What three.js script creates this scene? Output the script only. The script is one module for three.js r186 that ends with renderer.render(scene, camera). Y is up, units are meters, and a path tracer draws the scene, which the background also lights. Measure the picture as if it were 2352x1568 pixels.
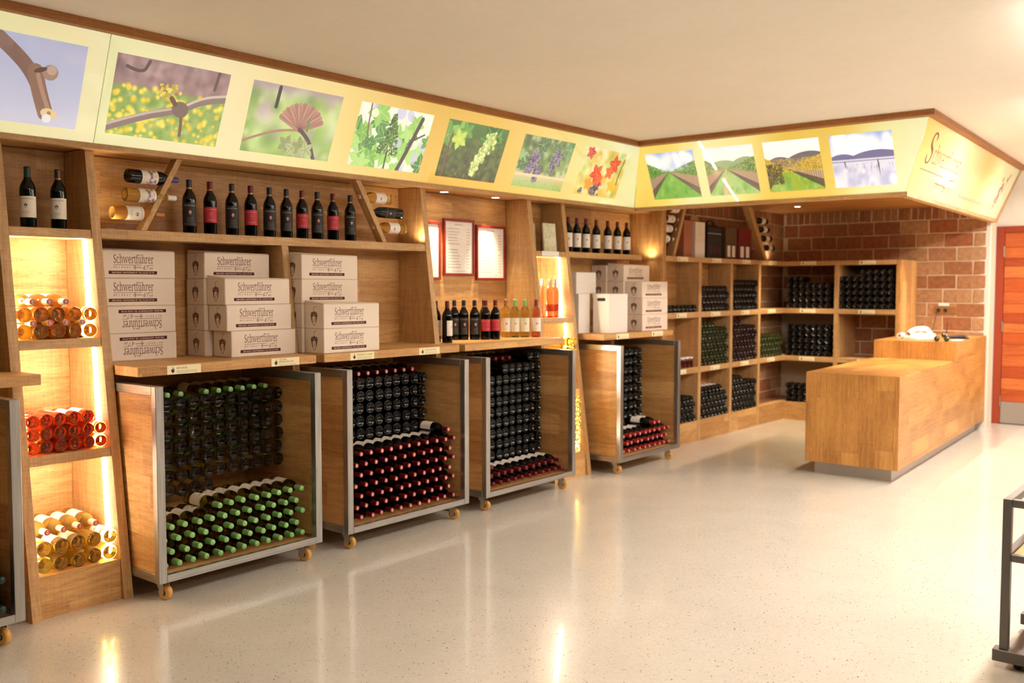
import * as THREE from 'three';
import { mergeGeometries } from 'three/addons/utils/BufferGeometryUtils.js';
import { RectAreaLightUniformsLib } from 'three/addons/lights/RectAreaLightUniformsLib.js';

// ------------------------------------------------------------------ camera, lights, exposure
const scene = new THREE.Scene();
scene.background = new THREE.Color(0x000000);
const camera = new THREE.PerspectiveCamera(39.175, 1.5, 0.05, 60);
camera.position.set(0, 1.6, 0);
camera.rotation.order = 'YXZ';
camera.rotation.y = -THREE.MathUtils.degToRad(51.02);
camera.rotation.x = -THREE.MathUtils.degToRad(3.295);
camera.focus = 5.0;
camera.userData.fStop = 1.9;
const renderer = new THREE.WebGLRenderer({ antialias: true });
renderer.toneMapping = THREE.LinearToneMapping;
renderer.toneMappingExposure = 2.05;
renderer.shadowMap.enabled = true;
RectAreaLightUniformsLib.init();

const WARM = new THREE.Color(1.0, 0.925, 0.865);      // room luminaires
const SPOT = new THREE.Color(1.0, 0.8, 0.52);       // recessed downlights
const LED = new THREE.Color(1.0, 0.86, 0.66);       // strips in the lit bays
const CEIL = 2.895;
// linear pendants: centre x, z, length, radiance down, radiance up
const PENDANTS = [
  [2.6, -1.15, 1.5, 13, 58], [5.7, -0.75, 1.5, 98, 12], [8.3, -1.15, 1.5, 70, 16], [10.6, -1.2, 1.5, 84, 20],
  [3.4, 1.6, 1.5, 8, 40], [6.4, 1.6, 1.5, 40, 28], [9.6, 1.6, 1.5, 34, 22],
];

// ------------------------------------------------------------------ helpers
let seed = 20240611;
const rnd = () => { seed = (seed + 0x6d2b79f5) | 0; let t = Math.imul(seed ^ (seed >>> 15), 1 | seed); t = (t + Math.imul(t ^ (t >>> 7), 61 | t)) ^ t; return ((t ^ (t >>> 14)) >>> 0) / 4294967296; };
const rr = (a, b) => a + (b - a) * rnd();
const used = new Map();
function numbered(name) { const n = used.get(name) ?? 0; used.set(name, n + 1); return n ? `${name}_${String(n).padStart(3, '0')}` : name; }
function tag(o, label, category, group, kind) {
  if (label) o.userData.label = label;
  if (category) o.userData.category = category;
  if (group) o.userData.group = group;
  if (kind) o.userData.kind = kind;
  return o;
}
function shade(o) { o.traverse((m) => { if (m.isMesh) { m.castShadow = true; m.receiveShadow = true; } }); return o; }
function thing(name, label, category, pos = [0, 0, 0], group) {
  const g = new THREE.Group(); g.name = numbered(name); g.position.set(...pos); scene.add(g);
  return tag(g, label, category, group);
}
function part(parent, name, geo, mat, label) {
  const m = new THREE.Mesh(geo, mat); m.name = name; m.castShadow = m.receiveShadow = true; parent.add(m);
  if (label) m.userData.label = label;
  return m;
}
function single(name, geo, mat, label, category, pos = [0, 0, 0], group) {
  const m = new THREE.Mesh(geo, mat); m.name = numbered(name); m.position.set(...pos); m.castShadow = m.receiveShadow = true; scene.add(m);
  return tag(m, label, category, group);
}
function struct(name, geo, mat, pos = [0, 0, 0]) {
  const m = new THREE.Mesh(geo, mat); m.name = name; m.position.set(...pos); m.castShadow = m.receiveShadow = true; scene.add(m);
  m.userData.kind = 'structure'; return m;
}
// uv in metres from the position, u along the grain axis ('x','y','z')
function metricUV(g, grain = 'x', ou = rnd() * 3, ov = rnd() * 3) {
  if (g.index) g = g.toNonIndexed();
  const p = g.attributes.position, n = p.count, uv = new Float32Array(n * 2), e1 = new THREE.Vector3(), e2 = new THREE.Vector3(), P = [0, 1, 2].map(() => new THREE.Vector3());
  const gi = 'xyz'.indexOf(grain);
  for (let i = 0; i < n; i += 3) {
    for (let k = 0; k < 3; k++) P[k].fromBufferAttribute(p, i + k);
    e1.subVectors(P[1], P[0]); e2.subVectors(P[2], P[0]); e1.cross(e2);
    const a = [Math.abs(e1.x), Math.abs(e1.y), Math.abs(e1.z)], d = a.indexOf(Math.max(...a)), ax = [0, 1, 2].filter((q) => q !== d);
    let u, v;
    if (ax.includes(gi)) { u = gi; v = ax.find((q) => q !== gi); } else { u = ax[0]; v = ax[1]; }
    for (let k = 0; k < 3; k++) { const c = P[k].toArray(); uv[(i + k) * 2] = c[u] + ou; uv[(i + k) * 2 + 1] = c[v] + ov + d * 0.37; }
  }
  g.setAttribute('uv', new THREE.BufferAttribute(uv, 2));
  return g;
}
// box from min to max corner, with a small chamfer
function boxG(x0, x1, y0, y1, z0, z1, grain = 'x', c = 0.002) {
  const w = x1 - x0, h = y1 - y0, d = z1 - z0; c = Math.min(c, w / 3, h / 3, d / 3);
  const pos = [], H = [w / 2, h / 2, d / 2];
  const V = (s, ax) => { const v = [0, 0, 0]; for (let i = 0; i < 3; i++) v[i] = s[i] * (i === ax ? H[i] : H[i] - c); return v; };
  const tri = (a, b, q, out) => { // orient outward
    const n = new THREE.Vector3().crossVectors(new THREE.Vector3(...b).sub(new THREE.Vector3(...a)), new THREE.Vector3(...q).sub(new THREE.Vector3(...a)));
    if (n.dot(new THREE.Vector3(...out)) < 0) pos.push(...a, ...q, ...b); else pos.push(...a, ...b, ...q);
  };
  const quad = (a, b, q, r, out) => { tri(a, b, q, out); tri(a, q, r, out); };
  for (let ax = 0; ax < 3; ax++) for (const s of [-1, 1]) {
    const o = [0, 0, 0]; o[ax] = s; const [p, q] = [0, 1, 2].filter((i) => i !== ax);
    const cs = [[-1, -1], [1, -1], [1, 1], [-1, 1]].map(([a, b]) => { const t = [0, 0, 0]; t[ax] = s; t[p] = a; t[q] = b; return V(t, ax); });
    quad(...cs, o);
  }
  for (let ax = 0; ax < 3; ax++) { // edges along ax
    const [p, q] = [0, 1, 2].filter((i) => i !== ax);
    for (const a of [-1, 1]) for (const b of [-1, 1]) {
      const t0 = [0, 0, 0], t1 = [0, 0, 0]; t0[ax] = -1; t1[ax] = 1; for (const t of [t0, t1]) { t[p] = a; t[q] = b; }
      const o = [0, 0, 0]; o[p] = a; o[q] = b;
      quad(V(t0, p), V(t1, p), V(t1, q), V(t0, q), o);
    }
  }
  for (const a of [-1, 1]) for (const b of [-1, 1]) for (const q of [-1, 1]) { const s = [a, b, q]; tri(V(s, 0), V(s, 1), V(s, 2), s); }
  const g = new THREE.BufferGeometry(); g.setAttribute('position', new THREE.Float32BufferAttribute(pos, 3));
  g.translate((x0 + x1) / 2, (y0 + y1) / 2, (z0 + z1) / 2); g.computeVertexNormals();
  return metricUV(g, grain);
}
// hexahedron: four bottom corners and four top corners, in the same order round
function hexG(b, t, grain = 'x') {
  const pos = [], c = new THREE.Vector3(); for (const v of [...b, ...t]) c.add(new THREE.Vector3(...v)); c.multiplyScalar(1 / 8);
  const quad = (...q) => { for (const [i, j, k] of [[0, 1, 2], [0, 2, 3]]) {
    const A = new THREE.Vector3(...q[i]), B = new THREE.Vector3(...q[j]), D = new THREE.Vector3(...q[k]);
    const n = new THREE.Vector3().crossVectors(B.clone().sub(A), D.clone().sub(A)), m = A.clone().sub(c);
    pos.push(...q[i], ...(n.dot(m) < 0 ? [...q[k], ...q[j]] : [...q[j], ...q[k]]));
  } };
  quad(...b); quad(...t); for (let i = 0; i < 4; i++) quad(b[i], b[(i + 1) % 4], t[(i + 1) % 4], t[i]);
  const g = new THREE.BufferGeometry(); g.setAttribute('position', new THREE.Float32BufferAttribute(pos, 3)); g.computeVertexNormals();
  return metricUV(g, grain);
}
// prism: outline in (z, y), extruded from x0 to x1
function prismZY(outline, x0, x1, grain = 'y', bevel = 0.0015) {
  const s = new THREE.Shape(outline.map(([z, y]) => new THREE.Vector2(-z, y)));
  const g = new THREE.ExtrudeGeometry(s, { depth: x1 - x0 - 2 * bevel, bevelEnabled: bevel > 0, bevelThickness: bevel, bevelSize: bevel, bevelOffset: -bevel, bevelSegments: 1 });
  g.rotateY(Math.PI / 2); g.translate(x0 + bevel, 0, 0);
  return metricUV(g, grain);
}
// prism: outline in (x, y), extruded from z0 to z1
function prismXY(outline, z0, z1, grain = 'y', bevel = 0.0015) {
  const s = new THREE.Shape(outline.map(([x, y]) => new THREE.Vector2(x, y)));
  const g = new THREE.ExtrudeGeometry(s, { depth: z1 - z0 - 2 * bevel, bevelEnabled: bevel > 0, bevelThickness: bevel, bevelSize: bevel, bevelOffset: -bevel, bevelSegments: 1 });
  g.translate(0, 0, z0 + bevel);
  return metricUV(g, grain);
}
const cyl = (r0, r1, h, seg = 20, open = false) => new THREE.CylinderGeometry(r0, r1, h, seg, 1, open);

// ------------------------------------------------------------------ textures
const hash = (x, y) => { let h = Math.imul(x, 374761393) ^ Math.imul(y, 668265263); h = Math.imul(h ^ (h >>> 13), 1274126177); return ((h ^ (h >>> 16)) >>> 0) / 4294967296; };
function vn(x, y, px, py, s = 0) { // periodic value noise
  const ix = Math.floor(x), iy = Math.floor(y), fx = x - ix, fy = y - iy, u = fx * fx * (3 - 2 * fx), v = fy * fy * (3 - 2 * fy);
  const m = (a, p) => ((a % p) + p) % p, h = (a, b) => hash(m(a, px) + s * 7919, m(b, py) + s * 104729);
  return (h(ix, iy) * (1 - u) + h(ix + 1, iy) * u) * (1 - v) + (h(ix, iy + 1) * (1 - u) + h(ix + 1, iy + 1) * u) * v;
}
const lin = (h) => { const c = new THREE.Color(h); return [c.r, c.g, c.b]; };
function dataTex(n, f, srgb = true) {
  const d = new Uint8Array(n * n * 4);
  for (let y = 0; y < n; y++) for (let x = 0; x < n; x++) { const c = f(x / n, y / n, x, y), o = (y * n + x) * 4; d[o] = c[0]; d[o + 1] = c[1]; d[o + 2] = c[2]; d[o + 3] = 255; }
  const t = new THREE.DataTexture(d, n, n); t.magFilter = THREE.LinearFilter; t.minFilter = THREE.LinearMipmapLinearFilter; t.generateMipmaps = true; t.wrapS = t.wrapT = THREE.RepeatWrapping;
  if (srgb) t.colorSpace = THREE.SRGBColorSpace; t.needsUpdate = true; return t;
}
function canvasTex(w, h, draw) {
  const c = document.createElement('canvas'); c.width = w; c.height = h; const x = c.getContext('2d'); draw(x, w, h);
  const t = new THREE.CanvasTexture(c); t.colorSpace = THREE.SRGBColorSpace; t.anisotropy = 8; return t;
}
// oak: u along the grain; one tile is 1.4 m square
function oakTex(planks, s, light, dark, saw = 1) {
  const tones = Array.from({ length: 64 }, (_, i) => hash(i + 11 * s, 77));
  return dataTex(1024, (u, v) => {
    let tone = 0.5, pu = u, row = 0, edge = 0;
    if (planks) {
      row = Math.floor(v * 9); const off = hash(row, s + 5), cut = 0.35 + 0.3 * hash(row, s + 9), uu = (u + off) % 1, seg = uu < cut ? 0 : 1;
      tone = tones[row * 2 + seg]; pu = u + row * 0.37 + seg * 0.21;
      const fv = (v * 9) % 1; edge = (Math.min(fv, 1 - fv) < 0.012 ? 1 : 0) + (Math.min(Math.abs(uu - cut), uu, 1 - uu) < 0.0012 ? 1 : 0);
    }
    const warp = vn(u * 2, v * 14 + row * 3, 2, 14, s) * 1.5 + vn(u * 6, v * 30, 6, 30, s + 1) * 0.4;
    const ring = 0.5 + 0.5 * Math.sin((v * 38 + warp * 2.6 + tone * 9) * Math.PI * 2 * 0.55);
    const fib = vn(u * 22, v * 330, 22, 330, s + 2), pore = vn(u * 60, v * 512, 60, 512, s + 3), sawm = vn(u * 300, v * 9, 300, 9, s + 4), blot = vn(u * 5, v * 7, 5, 7, s + 6);
    let t = 0.26 * ring * (0.3 + 0.7 * blot) + 0.3 * fib + (pore > 0.74 ? 0.2 : 0) + 0.14 * saw * sawm + 0.42 * (tone - 0.5) * (planks ? 1 : 0) + 0.16 * (blot - 0.5) + 0.3 * edge * 0.5;
    t = Math.min(1, Math.max(0, t));
    return [0, 1, 2].map((i) => Math.round(light[i] + (dark[i] - light[i]) * t));
  });
}
const TILE = 1 / 1.4;
function rep(t, k = TILE) { t.repeat.set(k, k); return t; }
const oakPanelT = rep(oakTex(true, 1, [216, 170, 108], [150, 100, 50]));
const oakBoardT = rep(oakTex(false, 2, [214, 174, 118], [154, 110, 64], 1.6));
const oakCounterT = rep(oakTex(true, 3, [202, 148, 78], [134, 82, 34], 0.6), 1 / 1.25);
const floorT = canvasTex(2048, 2048, (x, W) => {
  x.fillStyle = '#ccc6b8'; x.fillRect(0, 0, W, W);
  const im = x.getImageData(0, 0, W, W), d = im.data;
  for (let j = 0; j < W; j++) for (let i = 0; i < W; i++) {
    const n = 0.5 * vn(i / 8, j / 8, 256, 256, 31) + 0.3 * vn(i / 128, j / 128, 16, 16, 32) + 0.5 * hash(i, j) - 0.65, o = (j * W + i) * 4;
    for (let c = 0; c < 3; c++) d[o + c] = Math.max(0, Math.min(255, d[o + c] + n * 16));
  }
  x.putImageData(im, 0, 0);
  const chip = (n, r0, r1, cols) => { for (let k = 0; k < n; k++) {
    const cx = rnd() * W, cy = rnd() * W, r = rr(r0, r1), m = 5, a0 = rnd() * 6.28, e = rr(0.45, 1); x.fillStyle = cols[Math.floor(rnd() * cols.length)]; x.beginPath();
    for (let q = 0; q < m; q++) { const a = a0 + (q / m) * 6.283, t = r * rr(0.6, 1.2); x.lineTo(cx + Math.cos(a) * t, cy + Math.sin(a) * t * e); } x.fill();
  } };
  chip(9000, 0.8, 2.4, ['#b9ac97', '#dbd1c0', '#aea08a', '#e0d7c8']);
  chip(2600, 1.0, 2.8, ['#f2ebde', '#f6f0e4', '#eae0d0']);
  chip(2600, 1.0, 2.8, ['#8c7860', '#7c664e', '#958569']);
  chip(2300, 1.3, 3.6, ['#2e2620', '#4a3828', '#241f1a', '#54402e']);
});
floorT.wrapS = floorT.wrapT = THREE.RepeatWrapping; floorT.repeat.set(1 / 2.4, 1 / 2.4);
const plasterT = dataTex(512, (u, v) => { const n = 0.5 * vn(u * 9, v * 9, 9, 9, 41) + 0.5 * vn(u * 60, v * 60, 60, 60, 42); return [0, 1, 2].map((i) => Math.round([236, 228, 216][i] - 5 * n)); });
plasterT.repeat.set(0.4, 0.4);
const steelT = dataTex(256, (u, v) => { const n = vn(u * 4, v * 128, 4, 128, 51), q = 168 + 26 * n; return [q, q - 2, q - 6]; });
steelT.repeat.set(2, 2);
const brickT = dataTex(256, (u, v) => { const n = 0.6 * vn(u * 12, v * 12, 12, 12, 61) + 0.4 * vn(u * 60, v * 60, 60, 60, 62), q = 190 + 65 * n; return [q, q, q]; });
brickT.repeat.set(3, 3);

// ------------------------------------------------------------------ materials
const std = (o) => new THREE.MeshStandardMaterial(o);
const phy = (o) => new THREE.MeshPhysicalMaterial(o);
const M = {
  oakPanel: std({ map: oakPanelT, roughness: 0.5 }),
  oak: std({ map: oakBoardT, roughness: 0.5 }),
  oakCounter: std({ map: oakCounterT, roughness: 0.38 }),
  beam: std({ map: oakBoardT, color: 0xd8b48c, roughness: 0.5 }),
  floor: phy({ map: floorT, roughness: 0.24, clearcoat: 0.3, clearcoatRoughness: 0.06, specularIntensity: 1 }),
  plaster: std({ map: plasterT, roughness: 0.92 }),
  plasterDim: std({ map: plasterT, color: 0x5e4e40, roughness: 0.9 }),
  steel: std({ map: steelT, roughness: 0.34, metalness: 0.9 }),
  steelDark: std({ color: 0x6b655e, roughness: 0.45, metalness: 0.8 }),
  zinc: std({ color: 0xb0aaa2, roughness: 0.4, metalness: 0.8 }),
  rubber: std({ color: 0x26241f, roughness: 0.6 }),
  tread: std({ color: 0xcf9a4a, roughness: 0.45 }),
  black: std({ color: 0x0d0c0b, roughness: 0.5 }),
  white: std({ color: 0xece6dd, roughness: 0.6 }),
  paper: std({ color: 0xf3eee6, roughness: 0.8 }),
  carton: std({ color: 0xe9d8c6, roughness: 0.85 }),
  mortar: std({ color: 0xd8c4a6, roughness: 0.95 }),
  redFrame: std({ color: 0x8e2014, roughness: 0.4 }),
  darkGlass: phy({ color: 0x040505, roughness: 0.06, specularIntensity: 0.8 }),
  greenGlass: phy({ color: 0x050b06, roughness: 0.07, specularIntensity: 0.75 }),
  paleGlass: phy({ color: 0xffffff, roughness: 0.02, transmission: 1, thickness: 0.05, ior: 1.36, attenuationColor: new THREE.Color(0.66, 0.58, 0.2), attenuationDistance: 0.09 }),
  amberGlass: phy({ color: new THREE.Color(1, 0.66, 0.16), roughness: 0.03, transmission: 0.9, thickness: 0.05, ior: 1.36, attenuationColor: new THREE.Color(0.98, 0.64, 0.06), attenuationDistance: 0.2 }),
  copperGlass: phy({ color: new THREE.Color(0.95, 0.4, 0.1), roughness: 0.03, transmission: 0.93, thickness: 0.05, ior: 1.36, attenuationColor: new THREE.Color(0.92, 0.34, 0.05), attenuationDistance: 0.085 }),
  goldGlass: phy({ color: new THREE.Color(0.96, 0.8, 0.26), roughness: 0.03, transmission: 0.93, thickness: 0.05, ior: 1.36, attenuationColor: new THREE.Color(0.94, 0.78, 0.14), attenuationDistance: 0.21 }),
  roseGlass: phy({ color: 0xffffff, roughness: 0.02, transmission: 1, thickness: 0.05, ior: 1.36, attenuationColor: new THREE.Color(0.9, 0.35, 0.22), attenuationDistance: 0.08 }),
  capGreen: std({ color: 0x86b96c, roughness: 0.42 }),
  capRed: std({ color: 0x620c13, roughness: 0.38 }),
  capBlack: std({ color: 0x141316, roughness: 0.4 }),
  capDarkGreen: std({ color: 0x12332b, roughness: 0.4 }),
  capPink: std({ color: 0xd9a890, roughness: 0.4 }),
  capGold: std({ color: 0xb07a48, roughness: 0.35, metalness: 0.3 }),
  capPurple: std({ color: 0x4b3c78, roughness: 0.4 }),
  capWhite: std({ color: 0xece5dc, roughness: 0.4 }),
  ledWhite: std({ color: 0xffffff, emissive: LED, emissiveIntensity: 14 }),
  spotFace: std({ color: 0xffffff, emissive: SPOT, emissiveIntensity: 9 }),
  tubeFace: std({ color: 0xffffff, emissive: WARM, emissiveIntensity: 10 }),
  hinge: std({ color: 0xa79f92, roughness: 0.35, metalness: 0.85 }),
};
// ------------------------------------------------------------------ the room
const ZB = -5.09;                                  // face of the oak back panels
const zf = (y) => -4.575 - 0.128 * y;              // leaning front edges of the uprights
struct('floor', boxG(-2.7, 12.6, -0.1, 0, -5.4, 3.7, 'x', 0.001), M.floor);
struct('ceiling', boxG(-2.7, 12.6, CEIL, CEIL + 0.1, -5.4, 3.7, 'x', 0.001), M.plaster);
struct('wall_back', boxG(-2.7, 11.8, 0, CEIL, -5.35, -5.115, 'x', 0.001), M.plaster);
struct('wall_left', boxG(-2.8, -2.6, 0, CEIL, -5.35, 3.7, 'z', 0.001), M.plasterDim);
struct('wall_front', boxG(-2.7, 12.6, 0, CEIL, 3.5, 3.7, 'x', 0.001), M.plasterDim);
struct('wall_right', boxG(12.27, 12.5, 0, CEIL, -2.9, 3.7, 'z', 0.001), M.plaster);
{ // plastered return between the brick wall and the door wall
  const b = [[11.615, 0, -2.592], [12.275, 0, -2.668], [12.275, 0, -2.95], [11.66, 0, -2.95]];
  struct('wall_return', hexG(b, b.map(([x, , z]) => [x, CEIL, z])), M.plaster);
}
// brick walls: mortar slab + single bricks
const BW = 11.62, BZ = -4.99;
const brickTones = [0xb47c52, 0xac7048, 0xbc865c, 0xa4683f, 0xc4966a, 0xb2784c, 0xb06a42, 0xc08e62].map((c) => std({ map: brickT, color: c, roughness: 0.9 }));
function brickGeo(l, h) { // outline irregular, faces +z, 0.03 deep
  const g = boxG(-l / 2, l / 2, -h / 2, h / 2, -0.03, 0, 'x', 0.005), p = g.attributes.position, s = rr(0, 50);
  for (let i = 0; i < p.count; i++) { const x = p.getX(i), y = p.getY(i), z = p.getZ(i); p.setXYZ(i, x + 0.004 * Math.sin(y * 60 + s), y + 0.003 * Math.sin(x * 28 + s * 2), z + (z > -0.01 ? 0.003 * Math.sin(x * 31 + s) * Math.cos(y * 43 + s) : 0)); }
  g.computeVertexNormals(); return g;
}
const fullBricks = [0, 1, 2, 3].map(() => brickGeo(0.299, 0.146)), halfBricks = [0, 1].map(() => brickGeo(0.143, 0.146)), soldiers = [0, 1, 2].map(() => brickGeo(0.0645, 0.136));
const wallEnd = struct('wall_end', boxG(BW + 0.008, BW + 0.25, 0, CEIL, -5.2, -2.605, 'z', 0.001), M.mortar);
const wallCorner = struct('wall_corner', boxG(8.2, BW + 0.02, 0, 2.6, BZ - 0.12, BZ - 0.008, 'x', 0.001), M.mortar);
const pick = (a) => a[Math.floor(rnd() * a.length)];
function brick(parent, geo, u, y, onEnd, litTones) {
  const pool = litTones ? [1, 2, 4, 7, 6, 2, 4, 5] : [0, 1, 3, 0, 5, 6, 3, 1];  // lighter tones where the wall is lit: light put into the brick colour
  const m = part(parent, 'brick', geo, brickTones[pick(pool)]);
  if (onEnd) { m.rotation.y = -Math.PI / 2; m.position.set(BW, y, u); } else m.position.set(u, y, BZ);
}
for (let c = 0; c < 15; c++) { // end wall, courses from the soldier course down
  const top = 2.36 - 0.158 * c, y = top - 0.079; if (y < 0.07) continue;
  const off = c % 2 ? -3.384 : -3.555;
  for (let k = -6; k < 5; k++) {
    const z0 = off + 0.311 * k, z1 = z0 + 0.311; if (z1 < -5.0 || z0 > -2.62) continue;
    let a = Math.max(z0, -4.985), b = Math.min(z1, -2.6); if (b - a < 0.06) continue;
    if (z1 < -3.45 && y < 1.2 && y > 0.2 && z1 < -4.15) continue; // behind the filled bins
    const geo = b - a > 0.3 ? pick(fullBricks) : Math.abs(b - a - 0.155) < 0.02 ? pick(halfBricks) : brickGeo(b - a - 0.012, 0.146);
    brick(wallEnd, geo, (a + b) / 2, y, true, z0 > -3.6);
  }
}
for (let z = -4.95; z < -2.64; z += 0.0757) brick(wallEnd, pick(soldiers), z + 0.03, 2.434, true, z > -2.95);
for (let c = 0; c < 15; c++) { // corner wall
  const y = 2.36 - 0.158 * c - 0.079; if (y < 0.1) continue;
  for (let k = 0; k < 12; k++) {
    const x0 = 8.2 + 0.311 * k - (c % 2 ? 0.155 : 0), x1 = x0 + 0.311; if (x0 > BW - 0.05 || x1 < 8.3) continue;
    if (y < 1.9 && x1 < 10.3) continue;
    const a = Math.max(x0, 8.21), b = Math.min(x1, BW - 0.003);
    if (b - a < 0.05) continue;
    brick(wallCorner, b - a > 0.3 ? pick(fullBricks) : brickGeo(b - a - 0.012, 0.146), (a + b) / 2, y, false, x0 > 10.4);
  }
}
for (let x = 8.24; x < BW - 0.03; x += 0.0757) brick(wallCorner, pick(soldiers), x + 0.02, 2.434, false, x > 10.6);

// ------------------------------------------------------------------ overhead light box along two walls
const SA = -5.7275, SK = 0.3935;                    // long sign plane: z = SA + SK*y
const EX = (y) => 7.77 + (2.332 - y) * 0.473;       // short sign plane: x
const RA = [7.771, 2.333, -2.345], RB = [11.615, 2.332, -2.54], RC = [7.526, 2.853, -2.118], RD = [11.615, 2.85, -2.312];
struct('trim_1', boxG(-2.65, 7.47, 2.852, CEIL + 0.002, -4.68, -4.56, 'x'), M.beam);
struct('trim_2', hexG([[7.44, 2.852, -4.56], [7.56, 2.852, -4.68], [7.56, 2.852, -2.17], [7.44, 2.852, -2.06]], [[7.44, CEIL, -4.56], [7.56, CEIL, -4.68], [7.56, CEIL, -2.17], [7.44, CEIL, -2.06]], 'z'), M.beam);
struct('trim_3', hexG([[7.445, 2.852, -2.06], [7.56, 2.852, -2.17], [11.62, 2.852, -2.37], [11.62, 2.852, -2.26]], [[7.445, CEIL, -2.06], [7.56, CEIL, -2.17], [11.62, CEIL, -2.37], [11.62, CEIL, -2.26]], 'x'), M.beam);
struct('trim_4', boxG(-2.65, 7.79, 2.304, 2.334, -4.87, -4.8, 'x'), M.oak);
struct('trim_5', hexG([[7.76, 2.304, -4.8], [7.83, 2.304, -4.87], [7.83, 2.304, -2.4], [7.76, 2.304, -2.335]], [[7.76, 2.334, -4.8], [7.83, 2.334, -4.87], [7.83, 2.334, -2.4], [7.76, 2.334, -2.335]], 'z'), M.oak);
struct('trim_6', hexG([[7.765, 2.3, -2.335], [7.83, 2.3, -2.4], [11.62, 2.3, -2.6], [11.62, 2.3, -2.53]], [[7.765, 2.334, -2.335], [7.83, 2.334, -2.4], [11.62, 2.334, -2.6], [11.62, 2.334, -2.53]], 'x'), M.oak);
struct('trim_7', hexG([[11.59, 2.3, -2.53], [11.62, 2.3, -2.53], [11.62, 2.3, -2.6], [11.59, 2.3, -2.6]], [[11.59, 2.87, -2.29], [11.62, 2.87, -2.29], [11.62, 2.87, -2.36], [11.59, 2.87, -2.36]], 'y'), M.oak);
struct('soffit_board', boxG(-2.65, 8.14, 2.312, 2.326, -5.11, -4.85, 'x'), M.oakPanel);
struct('soffit_board_001', hexG([[7.83, 2.5, -4.98], [11.615, 2.5, -4.98], [11.615, 2.5, -2.6], [7.83, 2.5, -2.4]], [[7.83, 2.52, -4.98], [11.615, 2.52, -4.98], [11.615, 2.52, -2.6], [7.83, 2.52, -2.4]], 'z'), M.oakCounter);
struct('soffit_fascia', boxG(7.83, 8.2, 2.326, 2.52, -5.11, -4.85, 'x'), M.oakPanel);
struct('soffit_fascia_001', boxG(7.83, 7.85, 2.304, 2.5, -4.86, -2.4, 'z'), M.oakPanel);

// sheet with the print on its front: corners from bottom left, seen from the room
function sheet(p00, p10, p11, p01, thick = 0.004) {
  const A = new THREE.Vector3(...p00), B = new THREE.Vector3(...p10), C = new THREE.Vector3(...p11), D = new THREE.Vector3(...p01);
  const n = new THREE.Vector3().crossVectors(B.clone().sub(A), D.clone().sub(A)).normalize().multiplyScalar(-thick);
  const f = [A, B, C, D], k = f.map((v) => v.clone().add(n)), pos = [], uv = [], U = [[0, 0], [1, 0], [1, 1], [0, 1]];
  const q = (v, w) => { for (const i of [0, 1, 2, 0, 2, 3]) { pos.push(...v[i].toArray()); uv.push(...w[i]); } };
  q(f, U);
  if (thick) { q([k[1], k[0], k[3], k[2]], [U[1], U[0], U[3], U[2]]); for (let i = 0; i < 4; i++) { const j = (i + 1) % 4; q([f[j], f[i], k[i], k[j]], [U[j], U[i], U[i], U[j]]); } }
  const g = new THREE.BufferGeometry(); g.setAttribute('position', new THREE.Float32BufferAttribute(pos, 3)); g.setAttribute('uv', new THREE.Float32BufferAttribute(uv, 2)); g.computeVertexNormals(); return g;
}
const onLong = (x, y, o = 0) => [x, y + o * -0.366, SA + SK * y + o * 0.93];
const onShort = (z, y, o = 0) => [EX(y) - o * 0.9, y - o * 0.43, z];
const signMat = (t, e) => phy({ map: t, emissiveMap: t, emissive: 0xffffff, emissiveIntensity: e, roughness: 0.3, clearcoat: 1, clearcoatRoughness: 0.02 });
// dye print of the sign background: colour stops along the length
const stopsTex = (stops) => canvasTex(1024, 64, (x, W, H) => { const g = x.createLinearGradient(0, 0, W, 0); for (const [p, c] of stops) g.addColorStop(p, c); x.fillStyle = g; x.fillRect(0, 0, W, H); });
const SIGN_E = 0.3;
const longT = stopsTex([[0, '#dadfae'], [0.12, '#e4deb4'], [0.3, '#e2d28c'], [0.46, '#d2b052'], [0.6, '#d6b556'], [0.76, '#dacb7c'], [0.9, '#d9dda2'], [1, '#d4dcb4']]);
const nearT = stopsTex([[0, '#d4d8a2'], [0.5, '#dad99e'], [1, '#e0deb4']]);
const shortT = stopsTex([[0, '#e8c864'], [0.12, '#e4d06c'], [0.24, '#d8dca4'], [0.4, '#dad690'], [0.55, '#d2b852'], [0.75, '#d2ba5c'], [0.86, '#d4d69a'], [1, '#d2d8b0']]);

// ---- the photographs printed on the sign
function soft(x, n, W, H, r0, r1, cols, a = 1, y0 = 0, y1 = 1) { for (let i = 0; i < n; i++) { const c = pick(cols), r = rr(r0, r1), cx = rnd() * W, cy = (y0 + (y1 - y0) * rnd()) * H, g = x.createRadialGradient(cx, cy, r * 0.2, cx, cy, r); g.addColorStop(0, c); g.addColorStop(1, c + '00'); x.globalAlpha = a; x.fillStyle = g; x.fillRect(cx - r, cy - r, 2 * r, 2 * r); } x.globalAlpha = 1; }
function blobs(x, n, W, H, r0, r1, cols, a = 1, y0 = 0, y1 = 1) { x.globalAlpha = a; for (let i = 0; i < n; i++) { x.fillStyle = pick(cols); x.beginPath(); x.ellipse(rnd() * W, (y0 + (y1 - y0) * rnd()) * H, rr(r0, r1), rr(r0, r1) * rr(0.5, 1), rnd() * 3, 0, 7); x.fill(); } x.globalAlpha = 1; }
function stroke(x, pts, w, col) { x.strokeStyle = col; x.lineWidth = w; x.lineCap = 'round'; x.lineJoin = 'round'; x.beginPath(); x.moveTo(...pts[0]); for (let i = 1; i < pts.length - 1; i++) x.quadraticCurveTo(...pts[i], (pts[i][0] + pts[i + 1][0]) / 2, (pts[i][1] + pts[i + 1][1]) / 2); x.lineTo(...pts[pts.length - 1]); x.stroke(); }
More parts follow.
